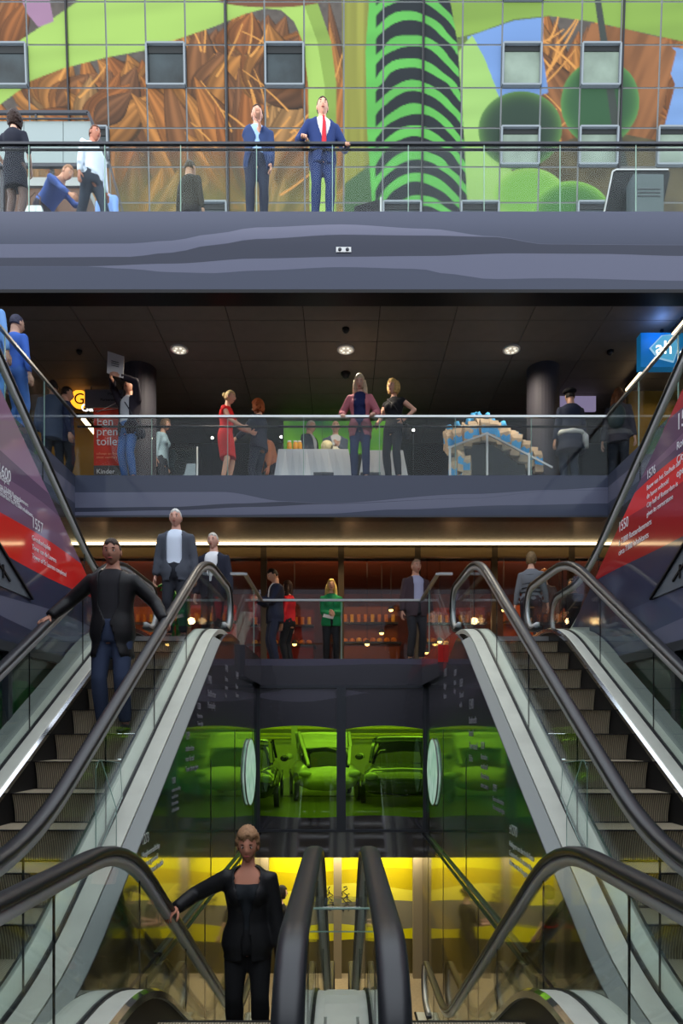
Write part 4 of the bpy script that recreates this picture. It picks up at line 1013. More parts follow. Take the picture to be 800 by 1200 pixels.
    if st != 'bald':
        mb = MB(); big = {'short': 1.07, 'thin': 1.035, 'long': 1.12, 'bob': 1.14, 'curly': 1.30, 'bun': 1.08, 'wavy': 1.2, 'tousled': 1.2}[st]
        low = {'short': -0.30, 'thin': -0.25, 'long': -0.75, 'bob': -0.70, 'curly': -0.72, 'bun': -0.40, 'wavy': -0.8, 'tousled': -0.45}[st]
        def fn(d):
            hl = 0.52 + 0.06 * sin(d.x * 7 + 1) if d.y < -0.35 else (0.50 + (d.y + 0.35) / 0.35 * -0.62 if d.y < 0 else max(low, -0.12 - d.y * 1.2))
            if st in ('long', 'bob', 'curly', 'wavy') and abs(d.x) > 0.55 and d.y > -0.42: hl = low
            on = d.z > hl
            b = big + (0.10 * (0.5 + 0.5 * sin(d.x * 23 + d.z * 17) * sin(d.y * 19 + d.z * 13 + 1)) if st in ('curly', 'wavy') else (0.04 if st == 'tousled' else 0.02) * sin(d.x * 30 + d.y * 12) + (0.18 * max(0, d.z) if st == 'tousled' else 0))
            q = b if on else 0.86
            return Vector((d.x * 0.078 * q, d.y * 0.100 * q, d.z * 0.120 * q)) * k
        mb.ellipsoid(hc, (1, 1, 1), hR, 32, 26, 0, fn)
        if st == 'long':
            for sgn in (-1, 0, 1):
                mb.tube([hc + hR @ V(sgn * 0.055, 0.055 - abs(sgn) * 0.03, 0.02), hc + hR @ V(sgn * 0.075, 0.07 - abs(sgn) * 0.04, -0.10), hc + hR @ V(sgn * 0.085, 0.06 - abs(sgn) * 0.05, -0.22), hc + hR @ V(sgn * 0.07, 0.05 - abs(sgn) * 0.06, -0.33)], [0.045 * k, 0.05 * k, 0.045 * k, 0.012 * k], 10, ry=[0.035 * k, 0.04 * k, 0.034 * k, 0.01 * k])
        if st == 'bun': mb.ellipsoid(hc + hR @ V(0, 0.115, 0.045), (0.045 * k, 0.042 * k, 0.045 * k), None, 12, 8)
        if st in ('curly', 'wavy'):
            for j in range(34):
                a = rnd.uniform(0.15, pi - 0.15) ; zz = rnd.uniform(-1.0, 0.75); rr = sqrt(max(0.1, 1 - min(0.9, zz * zz)))
                mb.ellipsoid(hc + hR @ V(0.098 * cos(a) * rr, 0.100 * sin(a) * rr + 0.01, 0.125 * zz), (0.028 * k,) * 3, None, 8, 6)
        mb.build('hair', hm, root)
    ctx = dict(T=T, V=V, k=k, hc=hc, hR=hR, arm=arm, leg=leg, pel=pel, Rt=Rt, root=root)
    for f in extras: f(ctx)
    return root
def flush():
    dg = bpy.context.evaluated_depsgraph_get()
    out = [(bpy.data.meshes.new_from_object(o.evaluated_get(dg)), cb) for o, cb in QUEUE]
    for o, cb in QUEUE:
        me = o.data; bpy.data.objects.remove(o); bpy.data.meshes.remove(me)
    for me, cb in out: me.materials.clear(); cb(me)
    QUEUE.clear()
def shoulder_bag(col, sgn=1, low=-0.02, size=(0.05, 0.12, 0.11)):
    def f(c):
        k, T, root = c['k'], c['T'], c['root']; m = cloth(*col, 0.5)
        mb = MB(); mb.ellipsoid(T(low, sgn * 0.24, 0.02), (size[0] * k, size[1] * k, size[2] * k), None, 14, 10); o = mb.build('shoulder_bag', m, root)
        MB().tube([T(low + 0.08, sgn * 0.23, -0.02), T(0.30, sgn * 0.10, -0.150), T(0.50, -sgn * 0.09, -0.06), T(0.50, -sgn * 0.09, 0.08), T(0.25, sgn * 0.10, 0.15), T(low + 0.08, sgn * 0.23, 0.06)], 0.010 * k, 6).build('strap', m, o)
    return f
def backpack(col):
    def f(c):
        k, T, root = c['k'], c['T'], c['root']; m = cloth(*col, 0.6)
        mb = MB(); mb.ellipsoid(T(0.24, 0, 0.19), (0.15 * k, 0.09 * k, 0.22 * k), None, 16, 12); mb.build('backpack', m, root)
    return f

def solid_text():
    """turn the lettering into meshes, each a mesh of its own"""
    dg = bpy.context.evaluated_depsgraph_get()
    fonts = [o for o in bpy.data.objects if o.type == 'FONT']
    made = [(o, bpy.data.meshes.new_from_object(o.evaluated_get(dg))) for o in fonts]
    for o, me in made:
        n = link(o.name.split('.')[0], me); n.parent = o.parent; n.matrix_parent_inverse = o.matrix_parent_inverse.copy(); n.matrix_basis = o.matrix_basis.copy()
        c = o.data; bpy.data.objects.remove(o); bpy.data.curves.remove(c)

# ------------------------------------------------------------------ lamps of the place
WARM = (1.0, 0.72, 0.40)
def downlight(label, px, py, zc, size, energy, col, spot=2.2):
    t = 800 * (zc - EYE) / (855 - py); x = PX(px, t)
    r = thing('downlight', label, 'lamp', (x, t, zc), None)
    MB().cyl((0, 0, -0.02), size * 1.25, 0.02, 28).build('trim_ring', M_WHITE, r)
    if energy > 1.5:
        MB().cyl((0, 0, -0.028), size, 0.010, 24).build('lens', emis('warm_lens', (1, 0.66, 0.22, 1), 14), r)
    else:
        o = MB().cyl((0, 0, -0.026), size, 0.008, 24).build('lens', mat('dim_lens', rgb(225, 215, 195), 0.3, emit=(1, .9, .75, 1), emit_s=0.35), r)
        for a in range(6): MB().cyl((0.6 * size * cos(a * pi / 3), 0.6 * size * sin(a * pi / 3), -0.034), size * 0.17, 0.008, 10).build('bulb', emis('dim_bulb', (1, .92, .75, 1), 1.2), r)
    l = lamp('downlight_light', 'SPOT', (x, t, zc - 0.06), energy if energy > 1.5 else 130, col, 0.06, spot=spot if energy > 1.5 else 2.9)
for px, w in ((158, 'left'), (400, 'middle'), (639, 'right')):
    downlight('glowing warm downlight under the first gallery, the %s one of three' % w, px, 613, 5.46, 0.085, 110, WARM, 2.6)
for px, w in ((210, 'left'), (405, 'middle'), (599, 'right')):
    downlight('round dim downlight in the dark tiled ceiling, the %s one of three' % w, px, 409, ZBC - 0.005, 0.12, 1.4, (1, .88, .7))
# light line above the shop front
FT = 14.2; zs = PZ(637, 14.05)
ln = thing('light_line', 'long warm light line running above the ground floor shop front', 'lamp', (0, 14.05, zs), None, 0, True)
bx('housing', -6.5, 6.5, 14.05, 14.12, zs - 0.03, zs + 0.035, M_DARK, ln)
bx('diffuser', -6.5, 6.5, 14.02, 14.05, zs - 0.03, zs + 0.035, emis('warm_tube', (1, 0.74, 0.40, 1), 5.0), ln)

# ---- ground floor shop front and the warm room behind it
M_FBEAM = mat('bronze_beam', rgb(150, 128, 92), 0.4, 0.2)
sf = thing('glazed_storefront', 'tall glazed shop front with bronze posts behind the ground floor well', 'shop front', (0, FT, ZC), None, 0, True)
bx('header_beam', -8.9, 8.9, FT - 0.04, FT + 0.1, PZ(653, FT), PZ(641, FT), M_FBEAM, sf)
bx('sill', -8.9, 8.9, FT - 0.03, FT + 0.06, ZC, ZC + 0.08, M_FRAME, sf)
fx = [PX(p, FT) for p in (-70, 39, 129, 219, 309, 399.5, 489, 579, 669, 759, 870)]
M_SHOPG = glass('shop_glass', (0.90, 0.88, 0.84), 0.5, 0.08)
for x in fx: bx('post', x - 0.06, x + 0.06, FT - 0.05, FT + 0.08, ZC + 0.08, PZ(641, FT) - 0.001, mat('bronze_post', rgb(92, 80, 66), 0.4, 0.4), sf)
for a, b in zip(fx, fx[1:]): bx('glass_pane', a + 0.065, b - 0.065, FT + 0.01, FT + 0.022, ZC + 0.08, PZ(653, FT), M_SHOPG, sf)
structure('floor', -9, 9, 15.0, 19.4, ZC - 0.36, ZC, mat('shop_floor', rgb(92, 60, 44), 0.3))
structure('ceiling', -9, 9, 14.3, 19.4, 5.42, 5.5, mat('shop_ceiling', rgb(116, 62, 44), 0.6))
M_RWALL = mat('rust_wall', rgb(120, 54, 36), 0.5, noise=0.5, nscale=1.2)
structure('wall_shop', -9, 9, 19.4, 19.5, ZC, 5.45, M_RWALL)
rs2 = random.Random(5)
cnt = [('red market counter with a shelf of goods, left behind the shop glass', -3.4, 16.6, (150, 36, 26)), ('dark red counter behind the shop glass near the couple', -1.5, 17.2, (110, 30, 26)), ('brown counter with yellow goods behind the woman in green', 0.6, 16.8, (120, 66, 34)), ('rust red counter on the right behind the shop glass', 2.8, 16.9, (140, 44, 30)), ('orange counter far right behind the shop glass', 4.8, 16.6, (170, 80, 30)), ('orange counter far left behind the shop glass', -5.4, 16.8, (170, 86, 34))]
for lab, x, y, c in cnt:
    r = thing('market_counter', lab, 'counter', (x, y, ZC), 'market counters in the warm room'); m = mat('counter_%d_%d' % c[:2], rgb(*c), 0.5)
    bx('body', -0.8, 0.8, -0.3, 0.3, 0, 0.9, m, r); bx('worktop', -0.85, 0.85, -0.35, 0.35, 0.9, 0.95, M_FRAME, r); bx('back_shelf', -0.8, 0.8, 0.28, 0.33, 0.95, 1.9, m, r)
    bx('shelf_board', -0.8, 0.8, 0.05, 0.28, 1.45, 1.49, M_FRAME, r)
    for q in range(9):
        MB().ellipsoid((-0.68 + 0.17 * q, 0.0 + rs2.uniform(-.05, .1), 1.02), (0.075, 0.075, 0.075), None, 8, 6).build('produce', mat('goods_%d' % (q % 3), rgb(*((214, 160, 40), (190, 70, 30), (120, 140, 40))[q % 3]), 0.5), r)
        MB().cyl((-0.68 + 0.17 * q, 0.16, 1.49), 0.045, 0.2, 8).build('jar', mat('goods_%d' % ((q + 1) % 3), rgb(200, 120, 40), 0.5), r)
PEND = ['small amber pendant lamp low in the shop %s' % w for w in ('left of the man in the navy suit', 'beside the grey haired man in navy', 'just right of the woman in green', 'second right of the woman in green', 'below the man in the pale shirt', 'right of the man in the pale shirt', 'higher, right of the green jacket', 'left of the striped jumper', 'right of the striped jumper', 'between the red top and the green jacket', 'far left behind the leather jacket', 'second from far left behind the leather jacket')]
for i, (px, py, t) in enumerate(((262, 752, 15.0), (236, 690, 15.6), (430, 755, 15.2), (447, 742, 15.8), (500, 765, 15.0), (515, 752, 15.6), (458, 715, 16.2), (590, 715, 15.4), (655, 700, 15.3), (345, 755, 15.6), (120, 700, 15.6), (150, 690, 15.2))):
    z = PZ(py, t)
    r = thing('pendant_lamp', PEND[i], 'lamp', (PX(px, t), t, z), 'pendant lamps in the warm room')
    MB().ellipsoid((0, 0, 0), (0.05, 0.05, 0.04), None, 10, 8).build('bulb', emis('amber_bulb', (1, 0.55, 0.15, 1), 9), r)
    MB().tube([(0, 0, 0.10), (0, 0, 0.06), (0, 0, 0.0)], [0.03, 0.06, 0.10], 14, 0, False).build('lamp_shade', M_DARK, r)
    MB().bar((0, 0, 0.1), (0, 0, 5.42 - z), 0.01).build('cord', M_DARK, r)
for x_ in (-4.5, 0, 4.5):
    lamp('shop_light', 'AREA', (x_, 15.2, 5.3), 42, (1.0, 0.62, 0.34), 3, size_y=0.6, rot=(math.radians(55), 0, 0))
for x_ in (-5.5, -2.6, 0.2, 2.6, 5.5): lamp('shop_fill_light', 'POINT', (x_, 15.9, 4.1), 7, (1.0, 0.60, 0.30), 0.08)  # fill lamps added to brighten the shop ceiling, apart from the pendant bulbs
# flower tree: green plant in the shop seen between the escalator and the men
pl = thing('potted_plant', 'leafy green plant behind the top of the left escalator', 'plant', (PX(204, 12.9), 12.9, ZC), None)
MB().tube([(0, 0, 0), (0, 0, 0.5)], [0.16, 0.22], 16).build('pot', M_FRAME, pl)
lf = MB(); rr = random.Random(2)
for i in range(70):
    a = rr.uniform(0, 6.28); h = rr.uniform(0.5, 1.5); q = rr.uniform(0.1, 0.38)
    lf.tube([(0.05 * cos(a), 0.05 * sin(a), h - 0.1), (q * cos(a) * .6, q * sin(a) * .6, h + 0.08), (q * cos(a), q * sin(a), h + 0.02)], [0.005, 0.045, 0.004], 5, ry=[0.004, 0.008, 0.002])
o = lf.build('foliage', mat('leaf_green', rgb(34, 110, 44), 0.5), pl); o['kind'] = 'stuff'

# ---- garage: lamps and cars
for i, (x, y) in enumerate(((-1.4, 13.0), (1.2, 13.0), (0, 15.6), (-2.4, 17.6), (2.2, 17.6))):
    r = thing('tube_lamp', 'white tube lamp under the garage ceiling, %s' % ('front left', 'front right', 'in the middle', 'at the back left', 'at the back right')[i], 'lamp', (x, y, 2.28), 'tube lamps in the garage')
    bx('housing', -0.7, 0.7, -0.05, 0.05, 0.0, 0.05, M_WHITE, r); bx('tube', -0.66, 0.66, -0.02, 0.02, -0.04, 0.0, emis('cool_tube', (0.9, 1, 0.8, 1), 12), r)
lamp('garage_light', 'AREA', (0, 20.6, 2.28), 60, (1.0, 1.0, 0.6), 7, size_y=0.5, rot=(math.radians(35), 0, 0))
for i, (z, r_) in enumerate(((1.62, 0.05), (1.42, 0.035), (1.30, 0.03))):
    MB().tube([(-5.8, 21.7, z), (5.8, 21.7, z)], r_, 10).build('trim_%d' % (11 + i), mat('pipe_yellow', rgb(200, 190, 80), 0.4), None, 'structure')
lamp('garage_light', 'AREA', (0, 14.2, 2.25), 44, (0.95, 1.0, 0.75), 4.0, size_y=2.0); lamp('garage_light', 'AREA', (0, 17.4, 2.25), 46, (0.95, 1.0, 0.75), 5, size_y=1.5)
def car(label, x, y, rz, col, L=4.2, W=1.75, H=1.45, egg=False):
    r = thing('car', label, 'car', (x, y, 0.0), None, rz); paint = mat('car_paint_%d_%d' % col[:2], rgb(*col), 0.25, coat=1.0); tint = mat('car_glass', rgb(14, 18, 18), 0.1, coat=0.35)
    # side outline stations: (along, half width, sill, shoulder)
    if egg: st = [(-.5, .34, .38, .50), (-.46, .42, .24, .70), (-.34, .47, .2, .84), (-.1, .5, .2, .92), (.2, .5, .2, .95), (.42, .46, .22, .92), (.5, .36, .36, .78)]; cab = [(-.40, .80, .30), (-.26, 1.18, .36), (-.05, 1.0 * H, .40), (.2, 1.0 * H, .40), (.40, 1.25, .36), (.49, .86, .32)]
    else: st = [(-.5, .36, .36, .55), (-.47, .44, .22, .68), (-.36, .48, .18, .78), (-.16, .5, .18, .88), (.2, .5, .18, .92), (.40, .48, .2, .90), (.48, .42, .26, .80), (.5, .36, .4, .7)]; cab = [(-.22, .86, .40), (-.08, H * .93, .37), (.08, H, .36), (.28, H * .97, .36), (.44, .90, .40)]
    def hull(rows, mi):
        mb = MB(); n = 12; vs = []; fs = []
        for (a, w, z0, z1) in rows:
            for k in range(n):
                an = 2 * pi * k / n; cx = abs(cos(an)) ** (.8 if egg else .45) * (1 if cos(an) > 0 else -1); cz = abs(sin(an)) ** (.8 if egg else .6) * (1 if sin(an) > 0 else -1)
                vs.append((cx * w * W, a * L, (z0 + z1) / 2 + cz * (z1 - z0) / 2))
        for i in range(len(rows) - 1):
            for k in range(n): fs.append((i * n + k, i * n + (k + 1) % n, (i + 1) * n + (k + 1) % n, (i + 1) * n + k))
        fs.append(tuple(range(n))); fs.append(tuple((len(rows) - 1) * n + k for k in range(n)))
        return mb.add(vs, fs, 0, True)
    hull(st, 0).build('body', paint, r)
    hull([(a, w, .6, z) for a, z, w in cab], 0).build('windows', tint, r)
    hull([(a, w * .93, z - 0.07, z + 0.015) for a, z, w in cab[1:-1]], 0).build('roof', paint, r)
    for sx in (-1, 1):                                  # window pillars
        for (a, z, w), (a2, z2, w2) in zip(cab, cab[1:]):
            if abs(z - z2) > 0.1: MB().bar((sx * w * W, a * L, z), (sx * w2 * W * .98, a2 * L, z2), 0.06).build('window_pillar', paint, r)
        MB().bar((sx * .385 * W, .06 * L, .85), (sx * .365 * W, .06 * L, H * .97), 0.05).build('window_pillar', paint, r)
        for a in (-.30, .31):
            w = MB().cyl((sx * .5 * W - (0.1 if sx > 0 else -0.0) - (0.0 if sx > 0 else 0.0), a * L, .31), .31, 0.1, 20, 0, 'x').build('wheel', M_RUBBER, r)
            MB().cyl((sx * .5 * W + (0.002 if sx > 0 else -0.012), a * L, .31), .19, 0.012, 16, 0, 'x').build('rim', M_CHROME, w)
        MB().ellipsoid((sx * .36 * W, -.485 * L, .62), (.14, .07, .08), None, 12, 8).build('headlight', mat('headlight_glass', rgb(220, 230, 225), 0.08, coat=1), r)
        MB().ellipsoid((sx * .55 * W, -.14 * L, .96), (.09, .06, .07), None, 10, 8).build('mirror', paint, r)
    return r
car('white egg shaped small car parked behind the green window', PX(379, 16.0), 16.0, math.radians(8), (226, 230, 220), 2.5, 1.5, 1.5, True)
car('dark low car on the left behind the green window', PX(284, 15.0), 15.0, math.radians(3), (40, 46, 44), 3.9, 1.7, 1.35)
car('dark green car right of the middle post behind the green window', PX(471, 15.8), 15.8, math.radians(-5), (58, 70, 62), 4.0, 1.75, 1.42)
car('grey car at the far right behind the green window', PX(566, 16.5), 16.5, math.radians(-8), (84, 92, 86), 4.0, 1.75, 1.5)
for px in (345, 500):
    MB().box(PX(px, 18.5) - 0.08, PX(px, 18.5) + 0.08, 18.4, 18.56, 0, 2.33).build('pillar', M_GAR, None, 'structure')

# ---- lower hall: yellow wall, posts, floor seen past the escalators
ET = 12.1
def yl(k): return px_curve(k, ET)
M_Y1 = printed('yellow_print', 216, 206, 4, k=1); M_Y2 = printed('yellow_print_deep', 190, 170, 4, k=1); M_Y3 = printed('yellow_print_pale', 222, 210, 60, k=1); M_Y4 = printed('grey_print', 150, 142, 116, ior=1.5); M_Y5 = printed('olive_print', 92, 82, 40, ior=1.5)
strata('wall_yellow', lambda u, v: (u, ET, v), frange(-4.5, 4.5, 60), [lambda u: -0.5, lambda u: -0.92 + 0.05 * sin(u * 2.2), lambda u: -1.22 + 0.07 * sin(u * 2.5 + 1), lambda u: -1.50 + 0.05 * sin(u * 2), lambda u: -1.92 + 0.05 * sin(u * 3 + 2), lambda u: -2.16 + 0.04 * sin(u * 2), lambda u: ZE], [M_Y1, M_Y2, M_Y3, M_Y4, M_Y1, M_Y5], None, 'structure')
bx('wall_core', -4.5, 4.5, ET + 0.003, ET + 0.1, ZE, -0.5, M_SHELL, bpy.data.objects['wall_yellow'])
structure('ceiling', -5, 5, TW + 0.07, 12.2, -0.55, -0.5, M_SHELL)
for px, w in ((395.5, 0.07), (489, 0.08), (310, 0.07)):
    x = PX(px, 11.9); MB().box(x - w, x + w, 11.84, 11.98, ZE, -0.55).build('column', mat('post_grey', rgb(128, 116, 92), 0.5), None, 'structure')
sk = thing('wall_drawing', 'black line sketch of figures drawn on the yellow wall', 'drawing', (PX(388, ET), ET - 0.004, PZ(1050, ET)), None)
mb = MB(); rq = random.Random(11)
for i in range(9):
    cx = -0.35 + 0.085 * i; h = rq.uniform(0.15, 0.45); pts = []
    for k in range(14): pts.append((cx + rq.uniform(-.06, .06), 0, -0.25 + h * k / 13 + rq.uniform(-.03, .03)))
    mb.tube(pts, 0.008, 4)
mb.build('ink_lines', M_DARK, sk)
lamp('lower_hall_light', 'AREA', (0, 11.65, -0.62), 60, (1.0, 0.90, 0.62), 5.0, size_y=0.3, rot=(math.radians(24), 0, 0))
lamp('lower_hall_floor_light', 'AREA', (0, 9.6, -0.35), 45, (1.0, 0.86, 0.62), 2.2, size_y=1.2)

# ------------------------------------------------------------------ first gallery: shops, signs, table, bags
BLACKP = mat('black_panel', rgb(30, 30, 34), 0.3)
sg = thing('shop_sign', 'square blue lit sign with a white lettered hexagon, hanging over the right side', 'sign', (PX(778, 11.1), 11.1, PZ(410, 11.1)), None)
s_ = 0.38
bx('sign_box', -s_, s_, 0, 0.16, -0.28, 0.28, mat('sign_blue', rgb(20, 120, 190), 0.4, emit=(0.01, 0.20, 0.45, 1), emit_s=0.35), sg)
hexa = [(-0.22, 0.02), (-0.05, 0.2), (0.14, 0.22), (0.20, 0.02), (0.13, -0.19), (-0.10, -0.13)]
MB().prism([(a * 1.12, b * 1.12) for a, b in hexa], -0.02, -0.002, 'y').build('halo', emis('sign_halo', (0.35, 0.62, 0.85, 1), 0.9), sg)
MB().prism(hexa, -0.05, -0.021, 'y').build('badge', emis('sign_badge', (0.10, 0.48, 0.80, 1), 0.8), sg)
tx = text('ah', (-0.17, -0.056, -0.09), 0.30, 'camera', emis('sign_white', (0.9, 0.97, 1, 1), 3.0), sg, extr=0.004)
bx('hanger', -0.02, 0.02, 0.06, 0.1, 0.28, ZBC - PZ(410, 11.1), M_DARK, sg)
lamp('sign_glow', 'POINT', (PX(770, 11.0), 10.85, 7.98), 4, (0.15, 0.35, 1.0), 0.1)
structure('wall_shop_right', 5.55, 8.9, 13.2, 13.35, ZB, ZBC, mat('ochre_wall', rgb(140, 116, 52), 0.5))
structure('wall_shop_left', -8.9, -5.0, 14.0, 14.1, ZB, ZBC, mat('ochre_wall', rgb(140, 116, 52), 0.5))
for lab, x, y0, y1, z in (('warm linear lamp along the ceiling by the blue sign, nearer piece', 5.4, 10.7, 11.35, 8.0), ('warm linear lamp along the ceiling by the blue sign, farther piece', 5.4, 11.8, 12.9, 8.0), ('warm linear lamp in the left shop by the orange letter', -4.92, 13.0, 13.8, 7.5)):
    r = thing('linear_lamp', lab, 'lamp', (x, (y0 + y1) / 2, z), None, 0, True)
    bx('housing', x - 0.05, x + 0.05, y0, y1, z + 0.005, z + 0.05, M_DARK, r); bx('diffuser', x - 0.035, x + 0.035, y0, y1, z - 0.03, z + 0.004, emis('tube_warm', (1, 0.75, 0.42, 1), 6), r)
    bx('hanger', x - 0.01, x + 0.01, (y0 + y1) / 2, (y0 + y1) / 2 + 0.02, z + 0.05, ZBC, M_DARK, r)
lamp('shop_light', 'AREA', (6.8, 12.0, 7.9), 14, (1, 0.75, 0.4), 2); lamp('shop_light', 'AREA', (-6.5, 12.6, 7.9), 12, (1, 0.7, 0.4), 2)
gs = thing('letter_sign', 'round orange lit sign with a black letter above white lit letters', 'sign', (PX(93, 13.2), 13.2, PZ(468, 13.2)), None)
o = MB().tube([(0, -0.03, 0), (0, 0.04, 0)], 0.17, 28); o.build('disc', emis('orange_disc', (1, 0.36, 0.02, 1), 2.0), gs)
text('G', (-0.10, -0.036, -0.105), 0.30, 'camera', BLACKP, gs, extr=0.004)
text('Gall', (PX(94, 13.2) - PX(90, 13.2) - 0.02, -0.036, -0.245), 0.20, 'camera', emis('letter_white', (1, 0.95, 0.85, 1), 2.0), gs, extr=0.01)
bx('bracket', -0.3, 0.45, 0.0, 0.04, -0.30, -0.27, M_DARK, gs); bx('wall_arm', -0.02, 0.02, 0.04, 0.8, -0.05, 0.0, M_DARK, gs)
dg_ = thing('direction_sign', 'pale hanging direction sign with two lines of dark words', 'sign', (PX(125, 13.0), 13.0, PZ(467, 13.0)), None)
bx('board', -0.42, 0.42, 0, 0.05, -0.17, 0.17, mat('sign_grey', rgb(150, 150, 160), 0.5), dg_)
text('Markthal', (0.02, -0.006, 0.06), 0.075, 'camera', BLACKP, dg_); text('Parkeren', (-0.12, -0.006, -0.05), 0.075, 'camera', BLACKP, dg_)
for q in (0.30, 0.26): pass
MB().tube([(0.30, -0.008, -0.025), (0.30, 0.0, -0.025)], 0.035, 14).build('arrow_disc', BLACKP, dg_); MB().tube([(0.38, -0.008, 0.085), (0.38, 0.0, 0.085)], 0.025, 14).build('arrow_disc', BLACKP, dg_)
for q in (-0.3, 0.3): bx('hanger', q - 0.008, q + 0.008, 0.02, 0.03, 0.17, ZBC - PZ(467, 13.0), M_DARK, dg_)
pn = thing('lit_panel', 'blank pale lilac lit panel beside the right pillar', 'sign', (PX(676, 13.4), 13.4, PZ(470, 13.4)), None)
bx('panel', -0.37, 0.37, 0, 0.06, -0.19, 0.19, mat('lilac_panel', rgb(170, 160, 200), 0.5, emit=(0.35, 0.30, 0.50, 1), emit_s=0.5), pn)
bx('hanger', -0.01, 0.01, 0.02, 0.04, 0.19, ZBC - PZ(470, 13.4), M_DARK, pn)
bn = thing('roll_up_banner', 'red roll up banner with white words and a grey lower part', 'banner', (PX(126, 12.3), 12.3, ZB), None)
bw, bh = 0.25, PZ(478, 12.3) - ZB
bx('red_sheet', -bw, bw, 0, 0.01, 0.55, bh, mat('banner_red', rgb(206, 62, 44), 0.6), bn); bx('grey_sheet', -bw, bw, 0, 0.01, 0.06, 0.55, mat('banner_grey', rgb(88, 84, 84), 0.6), bn); bx('base', -bw - 0.03, bw + 0.03, -0.1, 0.1, 0, 0.06, M_STEEL, bn)
text('Een\nprem\ntoilet', (-bw + 0.05, -0.006, 1.27), 0.21, 'camera', M_LETTER, bn, line=0.85)
text('Kinder\nparkeren', (-bw + 0.05, -0.006, 0.40), 0.12, 'camera', M_LETTER, bn, line=0.9)
text('schoon en fris\nmeer comfort', (-bw + 0.05, -0.006, 0.74), 0.065, 'camera', mat('banner_orange', rgb(240, 150, 110), 0.6), bn)
MB().bar((-bw + 0.03, -0.006, bh - 0.06), (bw - 0.02, -0.006, bh - 0.01), 0.02, 0.004).build('white_stripe', M_LETTER, bn); MB().bar((-bw + 0.06, -0.006, 1.5), (bw, -0.006, 1.72), 0.02, 0.004).build('white_stripe', M_LETTER, bn)
# screens and dark cases
gb = thing('green_screen', 'wide green lit backdrop on the back wall of the first gallery', 'screen', (PX(400, 14.4), 14.4, PZ(510, 14.4)), None)
mg = mat('green_backdrop', rgb(40, 130, 30), 0.5)
nt = mg.node_tree; p = nt.nodes['Principled BSDF']; tc = nt.nodes.new('ShaderNodeTexCoord'); nz = nt.nodes.new('ShaderNodeTexNoise'); nz.inputs['Scale'].default_value = 1.1; cr = nt.nodes.new('ShaderNodeValToRGB'); cr.color_ramp.elements[0].color = rgb(20, 84, 60); cr.color_ramp.elements[1].color = rgb(140, 220, 30); cr.color_ramp.elements[0].position = .35; cr.color_ramp.elements[1].position = .65
nt.links.new(tc.outputs['Object'], nz.inputs['Vector']); nt.links.new(nz.outputs['Fac'], cr.inputs[0]); nt.links.new(cr.outputs[0], p.inputs['Emission Color']); p.inputs['Emission Strength'].default_value = 0.45
hw = 1.22
for k in range(3): bx('screen_panel', -hw + k * 0.815, -hw + k * 0.815 + 0.805, 0, 0.05, -0.38, 0.30, mg, gb)
for k in (-1.0, 1.0): bx('stand_leg', k - 0.02, k + 0.02, 0.05, 0.09, ZB - PZ(510, 14.4), 0.28, M_DARK, gb)
dk = thing('display_case', 'dark tall glass display case left of the woman in red', 'case', (PX(213, 13.2), 13.2, ZB), None)
bx('body', -0.3, 0.3, 0, 0.4, 0, 1.25, BLACKP, dk); bx('front_glass', -0.27, 0.27, -0.02, -0.005, 0.1, 1.2, glass('case_glass', (0.8, 0.9, 0.88), 0.5, 0.06), dk); bx('edge_strip', 0.29, 0.32, -0.03, 0.0, 0, 1.25, M_STEEL, dk)
b2 = thing('back_counter', 'low dark counter along the back of the first gallery', 'counter', (0.4, 14.9, ZB), None)
bx('body', -3.2, 3.2, 0, 0.5, 0, 0.8, BLACKP, b2); bx('worktop', -3.25, 3.25, -0.05, 0.55, 0.8, 0.84, M_FRAME, b2)
for i, (px, py, lab) in enumerate(((249, 514, 'small bright spot lamp on a stand left of the redhead'), (329.5, 513, 'small bright spot lamp on a stand above the juice jars'), (484, 505, 'small bright spot lamp on a stand right of the blonde women'))):
    t = 13.5; r = thing('spot_lamp', lab, 'lamp', (PX(px, t), t, ZB), None); z = PZ(py, t) - ZB
    MB().tube([(0, 0, 0.01), (0, 0, z - 0.05)], 0.012, 8).build('pole', M_DARK, r); MB().cyl((0, 0, 0), 0.15, 0.015, 16).build('base', M_DARK, r)
    MB().tube([(0, 0.08, z), (0, -0.03, z)], [0.03, 0.05], 12).build('housing', M_DARK, r); MB().ellipsoid((0, -0.035, z), (0.022, 0.015, 0.022), None, 10, 8).build('bulb', emis('spot_bulb', (1, 0.93, 0.78, 1), 22), r)
